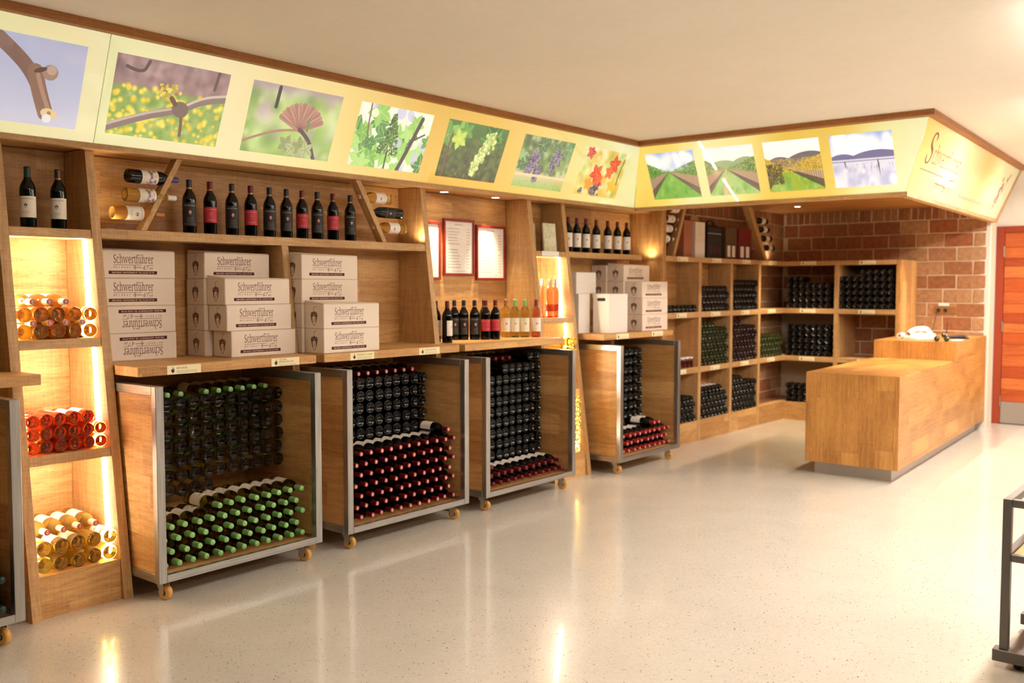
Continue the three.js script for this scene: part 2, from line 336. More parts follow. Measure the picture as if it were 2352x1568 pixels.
function leaf(x, cx, cy, r, col, vein, a0 = 0) { x.save(); x.translate(cx, cy); x.rotate(a0); x.fillStyle = col; x.beginPath(); const n = 40; for (let i = 0; i <= n; i++) { const a = (i / n) * 6.283, q = r * (0.72 + 0.2 * Math.cos(a * 5) + 0.06 * Math.cos(a * 25)); x.lineTo(Math.cos(a) * q, Math.sin(a) * q); } x.fill(); x.strokeStyle = vein; x.lineWidth = r * 0.035; for (let i = 0; i < 5; i++) { const a = (i / 5) * 6.283; x.beginPath(); x.moveTo(0, 0); x.lineTo(Math.cos(a) * r * 0.85, Math.sin(a) * r * 0.85); x.stroke(); } x.restore(); }
function grapes(x, pts, r, cols, hi) { for (const [cx, cy, n, sp] of pts) for (let i = 0; i < n; i++) { const gx = cx + (rnd() + rnd() - 1) * sp, gy = cy + (rnd() + rnd() - 1) * sp; x.fillStyle = pick(cols); x.beginPath(); x.arc(gx, gy, r * rr(0.85, 1.1), 0, 7); x.fill(); x.fillStyle = hi; x.beginPath(); x.arc(gx - r * 0.3, gy - r * 0.3, r * 0.35, 0, 7); x.fill(); } }
function fill(x, W, H, stops) { const g = x.createLinearGradient(0, 0, 0, H); for (const [p, c] of stops) g.addColorStop(p, c); x.fillStyle = g; x.fillRect(0, 0, W, H); }
function rows(x, W, H, hor, vx, grass, dark, leafs) { // two vine rows running to a vanishing point
  x.fillStyle = grass; x.fillRect(0, hor * H, W, H); soft(x, 90, W, H, 8, 40, [grass, '#7fae58', '#5f9440', '#a3c878'], 0.6, hor, 1); blobs(x, 700, W, H, 0.8, 2.4, ['#6f9f48', '#98c070', '#55863a', '#b4d08c'], 0.6, hor, 1);
  for (const s of [-1, 1]) {
    const ex = s < 0 ? 0 : W, at = (t) => vx * W + s * t * (s < 0 ? vx : 1 - vx) * W;
    x.fillStyle = '#b09a80'; x.beginPath(); x.moveTo(vx * W, hor * H); x.lineTo(ex, hor * H + H * 0.1); x.lineTo(ex, H * 0.9); x.fill();
    x.fillStyle = dark; x.globalAlpha = 0.75; x.beginPath(); x.moveTo(vx * W, hor * H); x.lineTo(ex, H * 0.8); x.lineTo(ex, H * 0.97); x.fill(); x.globalAlpha = 1;
    for (let i = 1; i < 26; i++) { const t = (i / 25) ** 1.5, px = at(t); stroke(x, [[px, hor * H - t * H * 0.08], [px + rr(-2, 2) * t, hor * H + t * H * 0.42]], 0.5 + 2.2 * t, '#4c3c34'); }
    for (let i = 0; i < 900; i++) { const t = Math.pow(rnd(), 0.55), px = at(t), top = hor * H - t * H * 0.2; x.fillStyle = pick(leafs); x.globalAlpha = rr(0.6, 1); x.beginPath(); x.ellipse(px, top + rnd() * t * H * 0.32, 0.8 + t * 4, 0.6 + t * 3, rnd() * 3, 0, 7); x.fill(); }
    x.globalAlpha = 1;
  }
}
const PW = 448, PH = 288;
const photo = (draw) => canvasTex(PW, PH, draw);
const photos = [
  photo((x, W, H) => { fill(x, W, H, [[0, '#a9b2d6'], [1, '#c3c8e0']]); x.lineCap = 'butt';
    stroke(x, [[150, 10], [235, 70], [280, 118], [300, 150]], 46, '#7d6158'); stroke(x, [[290, 110], [305, 160], [340, 245]], 50, '#8a6c5c'); stroke(x, [[300, 120], [318, 170], [352, 240]], 14, '#a98a78'); blobs(x, 60, 1, 1, 1, 2, ['#6b5048'], 1);
    x.fillStyle = '#9d8478'; x.beginPath(); x.arc(338, 108, 26, 0, 7); x.fill(); x.fillStyle = '#b8a094'; x.beginPath(); x.arc(342, 100, 16, 0, 7); x.fill(); x.fillStyle = '#5d4640'; x.beginPath(); x.ellipse(306, 104, 22, 8, -0.4, 0, 7); x.fill();
    x.fillStyle = '#d8c69a'; x.beginPath(); x.ellipse(352, 246, 28, 18, 0.2, 0, 7); x.fill(); x.fillStyle = '#9b7c40'; x.beginPath(); x.arc(352, 244, 7, 0, 7); x.fill(); x.fillStyle = '#dfe2ec'; x.beginPath(); x.arc(346, 262, 15, 0, 7); x.fill(); }),
  photo((x, W, H) => { fill(x, W, H, [[0, '#8a6d74'], [0.35, '#94787a'], [0.42, '#7c9a4e'], [1, '#90b054']]); soft(x, 120, W, H, 12, 40, ['#a48b90', '#6f565e', '#b59ca0', '#7f6468'], 0.5, 0, 0.33); soft(x, 200, W, H, 8, 26, ['#7ea348', '#a3bd62', '#67913f', '#b6c778'], 0.6, 0.38, 1); soft(x, 130, W, H, 8, 17, ['#ecd338', '#e2c52c', '#f0de5a'], 1, 0.36, 1);
    stroke(x, [[40, 40], [100, 60], [120, 10]], 12, '#4d3840'); stroke(x, [[400, 0], [392, 70]], 12, '#54404a');
    stroke(x, [[-10, 268], [120, 210], [220, 180], [280, 160]], 30, '#7b6b6a'); stroke(x, [[-10, 258], [120, 200], [230, 168]], 10, '#b7a9a2'); stroke(x, [[270, 165], [340, 120], [460, 96]], 30, '#7d6e6c'); stroke(x, [[280, 152], [340, 108], [460, 84]], 10, '#c2b5ad'); stroke(x, [[270, 165], [282, 210], [286, 262]], 13, '#6c5145'); x.fillStyle = '#6c5a55'; x.beginPath(); x.ellipse(268, 165, 34, 30, 0.3, 0, 7); x.fill();
    blobs(x, 1, 1, 1, 0, 0, ['#000']); for (let i = 0; i < 40; i++) { x.fillStyle = pick(['#c8b840', '#a9a03a', '#ded062', '#9d7a3c']); x.beginPath(); x.ellipse(208 + rr(-34, 34), 108 + rr(-26, 26), rr(5, 13), rr(4, 9), rnd() * 3, 0, 7); x.fill(); } stroke(x, [[226, 128], [244, 148]], 18, '#5b4038'); }),
  photo((x, W, H) => { fill(x, W, H, [[0, '#a394a0'], [0.4, '#9fb87a'], [1, '#86a858']]); soft(x, 130, W, H, 20, 70, ['#a7cf68', '#7fae48', '#c3d99a', '#5f8a44', '#b9a8b4', '#d9e6bc'], 0.5, 0.15, 1); stroke(x, [[128, 10], [124, 90]], 16, '#2e2430');
    for (let i = -6; i <= 6; i++) { const a = -1.57 + i * 0.19; stroke(x, [[262, 170], [262 + Math.cos(a) * 112, 170 + Math.sin(a) * 104]], 24, i % 2 ? '#b58d80' : '#a57a70'); } for (let i = -6; i <= 6; i++) { const a = -1.57 + i * 0.19; stroke(x, [[262, 170], [262 + Math.cos(a) * 112, 170 + Math.sin(a) * 104]], 3, '#8a5c58'); }
    stroke(x, [[-5, 250], [120, 190], [250, 172]], 10, '#a07866'); stroke(x, [[262, 168], [320, 200], [368, 288]], 18, '#4e3a44'); stroke(x, [[300, 120], [300, 170]], 12, '#5f8a3c'); for (let i = 0; i < 4; i++) leaf(x, 210 + i * 36, 236 + (i % 2) * 16, 44, pick(['#c9d3a0', '#a9b986', '#8c9a68']), '#6d7a50', i); }),
  photo((x, W, H) => { fill(x, W, H, [[0, '#eef0ea'], [1, '#cfe0c4']]); soft(x, 16, W, H, 24, 60, ['#b9c4ea', '#f6f8f4'], 0.9); for (let i = 0; i < 26; i++) leaf(x, rnd() * W, rnd() * H, rr(38, 84), pick(['#6fb04c', '#8cc862', '#4d8f4a', '#a3d678', '#3d7a44']), '#b7dc98', rnd() * 6); blobs(x, 9, W, H, 14, 34, ['#f4f7ee', '#b9c2ea'], 0.75);
    stroke(x, [[60, -5], [64, 90], [78, 160]], 8, '#7a5660'); stroke(x, [[382, 30], [350, 140], [300, 290]], 22, '#40323c'); stroke(x, [[350, 140], [420, 100]], 8, '#40323c');
    for (let i = 0; i < 420; i++) { const t = rnd(), w = 8 + 62 * t; x.fillStyle = pick(['#35602f', '#4a7a3a', '#6d9450', '#2a4c28']); x.beginPath(); x.arc(212 + rr(-w, w), 30 + t * 190, rr(3, 6), 0, 7); x.fill(); } stroke(x, [[212, 200], [216, 290]], 10, '#33552e'); }),
  photo((x, W, H) => { fill(x, W, H, [[0, '#48793f'], [0.5, '#3c5a32'], [1, '#2f4228']]); soft(x, 300, W, H, 6, 26, ['#35542c', '#4c6c38', '#6a7f48', '#283a22', '#7b7a50'], 0.5, 0.3, 1); for (let i = 0; i < 9; i++) leaf(x, rnd() * W, rnd() * 90, rr(50, 90), pick(['#3f7d3a', '#5d9a48', '#2f6432', '#7fbb58']), '#8fc070', rnd() * 6); leaf(x, 100, 90, 60, '#b4d35a', '#dbe890', 0.5); stroke(x, [[44, 70], [34, 180], [40, 290]], 13, '#6b4a42');
    grapes(x, [[330, 70, 40, 46], [300, 120, 40, 40], [280, 170, 40, 34], [262, 215, 34, 28], [256, 246, 18, 18]], 11, ['#a6c46a', '#bcd484', '#8fb054', '#cfe09a'], '#e6f0c4'); }),
  photo((x, W, H) => { fill(x, W, H, [[0, '#5c8050'], [0.55, '#7d9a5c'], [0.75, '#c9c09a'], [1, '#8fb868']]); soft(x, 170, W, H, 10, 40, ['#4b7444', '#86ad6c', '#2d4430', '#c3d5a8', '#6d8f54'], 0.6, 0, 0.7); for (let i = 0; i < 7; i++) leaf(x, rnd() * W, 30 + rnd() * 140, rr(34, 62), pick(['#5d9060', '#86b07c', '#3d6a46']), '#a9cc9c', rnd() * 6);
    grapes(x, [[130, 130, 60, 52], [100, 190, 34, 28], [180, 190, 40, 30], [176, 236, 16, 18], [320, 100, 50, 44], [300, 160, 30, 26]], 11, ['#4f4a6c', '#6a6488', '#3a3654', '#7d789c'], '#a9a6c4'); x.fillStyle = '#d7cda6'; x.fillRect(0, 210, W, 14); blobs(x, 80, W, H, 3, 8, ['#9cc878', '#7fb460'], 0.8, 0.85, 1); }),
  photo((x, W, H) => { fill(x, W, H, [[0, '#dfe6c4'], [1, '#e2c258']]); soft(x, 150, W, H, 16, 50, ['#e7d670', '#d9a63c', '#b9cf70', '#f0ead0', '#e8b04a', '#94b650'], 0.6); for (const [cx, cy, r, c] of [[330, 80, 66, '#d8382a'], [300, 130, 54, '#e2543a'], [170, 150, 70, '#d9442e'], [210, 200, 56, '#e06040'], [60, 30, 50, '#c83c4a'], [120, 220, 50, '#e09a3a'], [360, 210, 56, '#d8c040']]) leaf(x, cx, cy, r, c, '#f0a070', rnd() * 6); grapes(x, [[200, 250, 40, 50], [60, 262, 14, 20]], 9, ['#3d4464', '#5a6284', '#2c3048'], '#9aa2bc'); stroke(x, [[420, 40], [400, 150], [410, 200]], 9, '#4a3a30'); }),
  photo((x, W, H) => { fill(x, W, H, [[0, '#8fb0e6'], [0.4, '#cfdcf0'], [1, '#7fb054']]); soft(x, 16, W, H, 24, 70, ['#ffffff', '#eef2f8'], 0.8, 0.05, 0.32); rows(x, W, H, 0.42, 0.42, '#76b04c', '#5a4a48', ['#4e8440', '#67983e', '#3a6a34', '#86ac54']); }),
  photo((x, W, H) => { fill(x, W, H, [[0, '#cfe0ee'], [0.3, '#e6eee8'], [1, '#a5c88a']]); x.fillStyle = '#8aa47c'; x.beginPath(); x.moveTo(0, 110); x.quadraticCurveTo(150, 60, 260, 90); x.quadraticCurveTo(360, 50, 448, 80); x.lineTo(448, 170); x.lineTo(0, 170); x.fill(); rows(x, W, H, 0.45, 0.4, '#9ac27a', '#54424c', ['#4e7a40', '#7d9a54', '#38562f', '#9aae74']); x.fillStyle = '#c8ad90'; x.beginPath(); x.moveTo(180, 132); x.lineTo(120, 288); x.lineTo(160, 288); x.lineTo(186, 132); x.fill(); }),
  photo((x, W, H) => { fill(x, W, H, [[0, '#e2ecf4'], [0.35, '#f1f2ec'], [1, '#8fa83c']]); x.fillStyle = '#6f6a70'; x.beginPath(); x.moveTo(0, 122); x.quadraticCurveTo(90, 70, 190, 100); x.quadraticCurveTo(330, 50, 448, 78); x.lineTo(448, 190); x.lineTo(0, 190); x.fill(); rows(x, W, H, 0.52, 0.3, '#90a838', '#4c4030', ['#c8a038', '#d8b850', '#b08a34', '#6d7a38', '#e0c468']); blobs(x, 900, W, H, 1.5, 5, ['#cfa63c', '#e0bc58', '#b8862e', '#a8a040'], 0.8, 0.35, 0.62); blobs(x, 500, 130, H, 2, 7, ['#3d4430', '#5c5a34', '#705e34'], 0.9, 0.45, 0.85); }),
  photo((x, W, H) => { fill(x, W, H, [[0, '#93a8dc'], [0.35, '#dfe6f2'], [0.5, '#c8cce0'], [1, '#d8dcec']]); soft(x, 14, W, H, 30, 80, ['#f4f8fc'], 0.7, 0, 0.3); x.fillStyle = '#6d6a92'; x.beginPath(); x.moveTo(0, 118); x.quadraticCurveTo(80, 92, 160, 118); x.quadraticCurveTo(300, 78, 448, 104); x.lineTo(448, 150); x.lineTo(0, 150); x.fill(); x.fillStyle = '#c2c4da'; x.fillRect(0, 136, W, 10); for (let i = 0; i < 46; i++) { const px = rnd() * W, py = 158 + rnd() * 40, h = rr(14, 40); stroke(x, [[px, py], [px + rr(-3, 3), py + h]], rr(1, 3.5), '#5c5468'); } for (const px of [92, 330]) stroke(x, [[px, 150], [px + 8, 235]], 8, '#4a4250'); soft(x, 70, W, H, 16, 60, ['#f2f4fa', '#c3c7dd', '#a4a9cc'], 0.6, 0.66, 1); }),
];
// long sign: one panel ends at the joint at x = 2.52, the next runs to the corner
{
  const a = thing('backlit_sign_panel', 'pale yellow-green backlit sign panel with a bare vine branch photograph', 'sign');
  part(a, 'printed_sheet', sheet(onLong(0.4, 2.334), onLong(2.518, 2.334), onLong(2.518, 2.855), onLong(0.4, 2.855)), signMat(nearT, SIGN_E));
  part(a, 'photo_print', sheet(onLong(1.75, 2.388, 0.002), onLong(2.415, 2.388, 0.002), onLong(2.415, 2.775, 0.002), onLong(1.75, 2.775, 0.002), 0.0015), signMat(photos[0], SIGN_E), 'vine branch with a bud against a pale blue sky');
  const b = thing('backlit_sign_panel', 'long yellow backlit sign panel with six vine and grape photographs', 'sign');
  const c0 = onLong(7.765, 2.334), c1 = onLong(7.52, 2.855);
  part(b, 'printed_sheet', sheet(onLong(2.523, 2.334), c0, c1, onLong(2.523, 2.855)), signMat(longT, SIGN_E));
  const said = ['budding vine twig over yellow flowers', 'unfolding pink vine leaf', 'green vine blossom cluster', 'green grape cluster', 'two blue grape clusters', 'red and yellow autumn vine leaves'];
  [2.57, 3.39, 4.21, 5.035, 5.9, 6.735].forEach((x, i) => part(b, 'photo_print', sheet(onLong(x, 2.392, 0.002), onLong(x + 0.655, 2.392, 0.002), onLong(x + 0.665, 2.778, 0.002), onLong(x, 2.778, 0.002), 0.0015), signMat(photos[i + 1], SIGN_E), said[i]));
  const c = thing('backlit_sign_panel', 'shorter yellow backlit sign panel with four vineyard landscape photographs', 'sign');
  part(c, 'printed_sheet', sheet(onShort(-4.806, 2.334), onShort(-2.347, 2.334), onShort(-2.12, 2.852), onShort(-4.61, 2.852)), signMat(shortT, SIGN_E * 1.15));
  const said2 = ['vineyard rows under a blue sky', 'green vineyard path with hills', 'golden autumn vineyard', 'snowy vineyard'];
  [[-4.57, -4.09], [-4.0, -3.535], [-3.445, -2.97], [-2.885, -2.4]].forEach(([z0, z1], i) => part(c, 'photo_print', sheet(onShort(z0, 2.395, 0.002), onShort(z1, 2.395, 0.002), onShort(z1, 2.788, 0.002), onShort(z0, 2.788, 0.002), 0.0015), signMat(photos[7 + i], SIGN_E * 1.15), said2[i]));
}
// lettered sign over the counter: translucent sheet with lamps behind it
const logoT = canvasTex(2048, 300, (x, W, H) => { // 3.85 m x 0.56 m
  const S = W / 3.85, Y = (v) => H - v * (H / 0.56);
  const g = x.createLinearGradient(0, 0, W, 0); for (const [p, c] of [[0, '#f6d872'], [0.14, '#f4e09a'], [0.3, '#f2e6b4'], [0.48, '#efe0a0'], [0.6, '#e8c868'], [0.75, '#e2dca0'], [1, '#dfe0b4']]) g.addColorStop(p, c); x.fillStyle = g; x.fillRect(0, 0, W, H);
  x.fillStyle = '#7a3a28'; x.save(); x.translate(0.42 * S, Y(0.265)); x.scale(1, 1); x.font = `${Math.round(0.2 * S)}px serif`; const w = x.measureText('chwertführer').width; x.scale((0.92 * S) / w, 1); x.fillText('chwertführer', 0, 0); x.restore();
  x.save(); x.translate(0.2 * S, Y(0.25)); x.font = `italic ${Math.round(0.34 * S)}px serif`; x.fillText('S', 0, 0); x.restore();
  x.fillRect(0.17 * S, Y(0.204), 0.76 * S, 4); x.fillRect(1.16 * S, Y(0.204), 0.16 * S, 4);
  x.fillStyle = '#c89a78'; x.font = `${Math.round(0.05 * S)}px serif`; x.fillText('W E I N G U T', 0.17 * S, Y(0.115));
  x.fillStyle = '#a04a32'; x.fillRect(0.7 * S, Y(0.136), 0.34 * S, 5); x.fillRect(0.78 * S, Y(0.175), 8, 0.08 * S * 0.98); x.font = `italic ${Math.round(0.17 * S)}px serif`; x.fillText('47', 1.0 * S, Y(0.085)); x.font = `italic ${Math.round(0.09 * S)}px serif`; x.fillText('er', 1.2 * S, Y(0.1));
  x.strokeStyle = '#4c3a20'; x.lineWidth = 4; for (let i = 0; i < 15; i++) { const u = (1.7 + i * 0.075) * S, v = Y(0.09); x.beginPath(); x.moveTo(u, v); x.quadraticCurveTo(u + 10, v - rr(14, 34), u + 22, v - 4); x.quadraticCurveTo(u + 30, v + 8, u + 40, v - 6); x.stroke(); }
  x.fillStyle = '#8a3a30'; for (const [u, v, r] of [[3.5, 0.46, 14], [3.44, 0.42, 18], [3.24, 0.4, 16], [3.34, 0.34, 24], [3.3, 0.29, 24], [3.42, 0.3, 16], [3.34, 0.23, 24], [3.3, 0.18, 20], [3.4, 0.17, 14], [3.34, 0.12, 12]]) { x.beginPath(); x.ellipse(u * S, Y(v), r, r * 0.75, 0.6, 0, 7); x.fill(); } x.strokeStyle = '#8a3a30'; x.lineWidth = 7; x.beginPath(); x.moveTo(3.52 * S, Y(0.49)); x.lineTo(3.33 * S, Y(0.08)); x.stroke();
});
{
  const s = thing('backlit_sign_panel', 'glowing yellow lettered sign panel above the counter, facing the door side', 'sign');
  part(s, 'printed_sheet', sheet(RA, RB, RD, RC, 0), phy({ map: logoT, color: 0xffffff, roughness: 0.95, transmission: 0.55, thickness: 0, side: THREE.DoubleSide, emissiveMap: logoT, emissive: 0xffffff, emissiveIntensity: 0.22 }));
  for (const [x, i] of [[8.75, 0.85], [10.6, 0.3]]) {
    const l = thing('sign_lamp', i > 0.5 ? 'bulb inside the lettered sign behind its lettering' : 'bulb inside the lettered sign near the brick wall', 'lamp', [x, 2.62, -2.62 - (x - 7.8) * 0.05]);
    part(l, 'bulb', new THREE.SphereGeometry(0.03, 16, 12), M.tubeFace); part(l, 'stem', cyl(0.008, 0.008, 0.07, 10).translate(0, -0.064, 0), M.zinc);
    const pl = new THREE.PointLight(WARM, i); pl.castShadow = true; l.add(pl);
  }
}
// ------------------------------------------------------------------ lamps
function basis(o, dirX, emit) { const X = new THREE.Vector3(...dirX).normalize(), Z = new THREE.Vector3(...emit).normalize().negate(), Y = new THREE.Vector3().crossVectors(Z, X).normalize(); o.quaternion.setFromRotationMatrix(new THREE.Matrix4().makeBasis(X, Y, Z)); }
PENDANTS.forEach(([x, z, L, down, up], i) => {
  const where = ['in front of the stacked cartons', 'in the middle of the shop', 'beside the counter', 'near the wooden door', 'far from the shelves behind the trolley', 'over the open floor behind the trolley', 'far from the shelves near the door'][i];
  const g = thing('pendant_light', `long white pendant light ${where}`, 'lamp', [x, 2.74, z], 'pendant lights');
  part(g, 'housing', boxG(-L / 2, L / 2, -0.02, 0.02, -0.07, 0.07, 'x', 0.003), M.white);
  part(g, 'diffuser', boxG(-L / 2 + 0.02, L / 2 - 0.02, -0.026, -0.02, -0.055, 0.055, 'x', 0.001), M.tubeFace);
  for (const s of [-1, 1]) { const w = part(g, 'wire', cyl(0.002, 0.002, CEIL - 2.76, 6), M.zinc); w.position.set(s * L * 0.4, (CEIL - 2.76) / 2 + 0.02, 0); }
  const a = new THREE.RectAreaLight(WARM, down, L - 0.06, 0.11); basis(a, [1, 0, 0], [0, -1, 0]); a.position.y = -0.03; g.add(a);
  const b = new THREE.RectAreaLight(WARM, up, L - 0.06, 0.11); basis(b, [1, 0, 0], [0, 1, 0]); b.position.y = 0.03; g.add(b);
});
function downlight(x, y, z, label, power, angle = 0.55, aim) {
  const g = thing('downlight', label, 'lamp', [x, y, z], 'recessed downlights');
  part(g, 'ring', new THREE.TorusGeometry(0.034, 0.004, 8, 24).rotateX(Math.PI / 2), M.zinc);
  const f = part(g, 'lens', cyl(0.031, 0.031, 0.004, 24), M.spotFace); f.position.y = -0.001;
  const s = new THREE.SpotLight(SPOT, power, 0, angle, 0.9); s.castShadow = true; s.shadow.radius = 1.2; s.position.y = -0.012; g.add(s); g.add(s.target); s.target.position.set(...(aim ?? [0, -1, 0]));
}
downlight(5.33, 2.31, -4.97, 'recessed downlight over the price list beside the carton shelf', 3.2);
downlight(5.93, 2.31, -4.97, 'recessed downlight over the price list next to the lit bay', 3.2);
downlight(10.5, 2.498, -4.35, 'recessed downlight under the soffit before the brick corner', 9, 0.6);
downlight(9.3, 2.498, -3.0, 'recessed downlight under the soffit over the counter', 10, 0.7);
downlight(10.8, 2.498, -3.0, 'recessed downlight under the soffit over the raised till', 7, 0.7);
function uplight(x, y, z, label, power, angle = 1.1) {
  const g = thing('recessed_uplight', label, 'lamp', [x, y, z], 'uplights set in the shelf boards');
  part(g, 'ring', new THREE.TorusGeometry(0.02, 0.003, 8, 20).rotateX(Math.PI / 2), M.zinc);
  const f = part(g, 'lens', cyl(0.018, 0.018, 0.003, 20), M.spotFace); f.position.y = 0.001;
  const s = new THREE.SpotLight(SPOT, power, 0, angle, 0.8); s.castShadow = true; s.position.y = 0.008; g.add(s); g.add(s.target); s.target.position.set(0, 1, 0);
}
uplight(4.925, 1.902, -4.845, 'small uplight in the shelf below the rack by the price lists', 0.16, 1.5);
uplight(2.62, 1.902, -4.85, 'small uplight in the shelf below the rack beside the lit bay', 0.2, 1.5);
uplight(8.09, 1.86, -4.84, 'small uplight beside the tall corner panel', 0.2, 1.5);
uplight(11.1, 1.897, -4.92, 'small uplight on the wine bins before the brick corner', 0.22, 1.5);
// ------------------------------------------------------------------ shelving along the long wall
const upright = (g, x0, x1, top = 2.308, name = 'upright') => part(g, name, prismZY([[ZB, 0], [zf(0), 0], [zf(top), top], [ZB, top]], x0, x1, 'y'), M.oak);
const shelfG = (x0, x1, y0, y1, back = ZB) => prismZY([[back, y0], [zf(y0) - 0.004, y0], [zf(y1) - 0.004, y1], [back, y1]], x0, x1, 'x');
function ledStrip(g, x, y0, y1, side) { // on the inner face at x, facing side
  const L = (y1 - y0) * 1.008, ym = (y0 + y1) / 2, zm = zf(ym) - 0.095, s = part(g, 'led_strip', boxG(-L / 2, L / 2, -0.0035, 0.0035, -0.008, 0.008, 'x', 0.001), M.ledWhite, 'glowing white strip');
  basis(s, [0, 1, -0.128], [0, 0, 1]); s.rotateX(Math.PI / 2); s.position.set(x + side * 0.004, ym, zm);
  const a = new THREE.RectAreaLight(LED, 120, L, 0.014); basis(a, [0, 1, -0.128], [side, 0, 0]); a.position.set(x + side * 0.0095, ym, zm); g.add(a);
}
function litBay(xa, xb, xc, xd, label) {
  const g = thing('lit_shelf_bay', label, 'shelf');
  upright(g, xa, xb); upright(g, xc, xd);
  part(g, 'back_panel', boxG(xb, xc, 0, 2.308, ZB - 0.02, ZB, 'x', 0.001), M.oakPanel);
  for (const [y0, y1] of [[1.845, 1.89], [1.29, 1.337], [0.73, 0.778]]) part(g, 'shelf', shelfG(xb + 0.001, xc - 0.001, y0, y1, ZB + 0.001), M.oak);
  part(g, 'bottom_shelf', boxG(xb + 0.001, xc - 0.001, 0.175, 0.205, ZB + 0.001, zf(0.2) - 0.03, 'x'), M.oak);
  part(g, 'kick_board', prismZY([[zf(0) - 0.045, 0], [zf(0) - 0.025, 0], [zf(0.205) - 0.008, 0.205], [zf(0.205) - 0.03, 0.205]], xb + 0.001, xc - 0.001, 'x'), M.oakPanel);
  for (const [y0, y1] of [[0.22, 0.725], [0.785, 1.285], [1.345, 1.84]]) { ledStrip(g, xc, y0, y1, -1); ledStrip(g, xb, y0, y1, 1); }
}
litBay(2.04, 2.09, 2.503, 2.553, 'oak shelf bay with glowing light strips holding stacked amber and white wine');
litBay(6.21, 6.265, 6.685, 6.735, 'narrow lit oak shelf bay beside the price lists, with rose bottles and booklets');
{
  const g = thing('oak_shelf_unit', 'oak wall shelf unit before the first lit bay, mostly dark', 'shelf');
  part(g, 'back_panel', boxG(0.6, 2.038, 0, 2.308, ZB - 0.02, ZB, 'x', 0.001), M.oakPanel);
  part(g, 'top_shelf', shelfG(0.7, 2.036, 1.85, 1.9, ZB + 0.001), M.oak);
  upright(g, 0.65, 0.7);
}
{
  const g = thing('oak_shelf_unit', 'wide oak wall shelf unit holding white cartons below a row of red wine', 'shelf');
  part(g, 'back_panel', boxG(2.555, 4.97, 0, 2.308, ZB - 0.02, ZB, 'x', 0.001), M.oakPanel);
  part(g, 'top_shelf', shelfG(2.555, 4.969, 1.85, 1.9, ZB + 0.001), M.oak);
  upright(g, 4.97, 5.02);
  upright(g, 3.7, 3.752, 1.849, 'divider');
  part(g, 'rack_board', prismXY([[2.786, 1.901], [2.82, 1.901], [3.047, 2.308], [3.011, 2.308]], -4.895, -4.83, 'y'), M.oak);
  part(g, 'rack_board', prismXY([[4.566, 1.901], [4.604, 1.901], [4.368, 2.308], [4.322, 2.308]], -4.895, -4.83, 'y'), M.oak);
}
{
  const g = thing('oak_wall_panel', 'oak wall panel behind the framed price lists', 'panel');
  part(g, 'back_panel', boxG(5.022, 6.208, 0, 2.308, ZB - 0.02, ZB, 'x', 0.001), M.oakPanel);
}
{
  const g = thing('oak_shelf_unit', 'oak wall shelf unit with red-capped bottles above plain white cartons', 'shelf');
  part(g, 'back_panel', boxG(6.737, 8.139, 0, 2.308, ZB - 0.02, ZB, 'x', 0.001), M.oakPanel);
  part(g, 'top_shelf', shelfG(6.737, 7.93, 1.848, 1.896, ZB + 0.001), M.oak);
}
// worktops over the rolling bins
[[0.72, 2.075, 'oak worktop board beside the first lit bay'], [2.556, 3.697, 'oak worktop board under the first stacks of cartons'], [3.756, 4.967, 'oak worktop board under the half empty carton shelf'], [5.024, 6.205, 'oak worktop board with standing bottles under the price lists'], [6.78, 7.96, 'oak worktop board under the plain white boxes by the corner']].forEach(([a, b, l]) =>
  single('worktop_board', boxG(a, b, 1.142, 1.192, ZB + 0.002 + (a < 1 ? 0.3 : 0), -4.49, 'x', 0.003), M.oakPanel, l, 'worktop'));

// ------------------------------------------------------------------ corner wine bins
const CF = -4.71, LV = [[1.845, 1.895], [1.28, 1.337], [0.712, 0.77]];
{
  const g = thing('wine_bin_unit', 'oak wine bin unit of square compartments before the oak and brick wall', 'shelf');
  part(g, 'side_board', boxG(8.14, 8.197, 0, 2.499, ZB, CF, 'y'), M.oakPanel);
  for (const [a, b] of [[8.872, 8.93], [9.59, 9.648], [10.3, 10.357]]) part(g, 'divider', boxG(a, b, 0, 1.844, BZ + 0.012, CF, 'y'), M.oak);
  part(g, 'top_board', boxG(8.199, 11.03, 1.845, 1.895, BZ + 0.006, CF + 0.001, 'x'), M.oak);
  for (const [y0, y1] of LV.slice(1)) for (const [a, b] of [[8.199, 8.87], [8.932, 9.588], [9.65, 10.298], [10.359, 11.03]]) part(g, 'shelf', boxG(a, b, y0, y1, BZ + 0.012, CF - 0.001, 'x'), M.oak);
  for (const [a, b] of [[8.199, 8.87], [8.932, 9.588], [9.65, 10.298], [10.359, 11.03]]) { part(g, 'kick_board', boxG(a, b, 0, 0.215, CF - 0.03, CF - 0.002, 'x'), M.oakPanel); part(g, 'bottom_shelf', boxG(a, b, 0.195, 0.2149, BZ + 0.012, CF - 0.031, 'x'), M.oak); }
  part(g, 'back_panel', boxG(8.199, 10.298, 0.216, 1.844, BZ + 0.003, BZ + 0.011, 'x', 0.001), M.oakPanel);
  const rk = [[[8.45, 1.897], [8.5, 1.897], [8.77, 2.499], [8.715, 2.499]], [[10.61, 1.897], [10.69, 1.897], [10.25, 2.499], [10.14, 2.499]]];
  for (const r of rk) part(g, 'rack_board', prismXY(r, -4.86, -4.78, 'y'), M.oak);
}
const EF = 11.03;
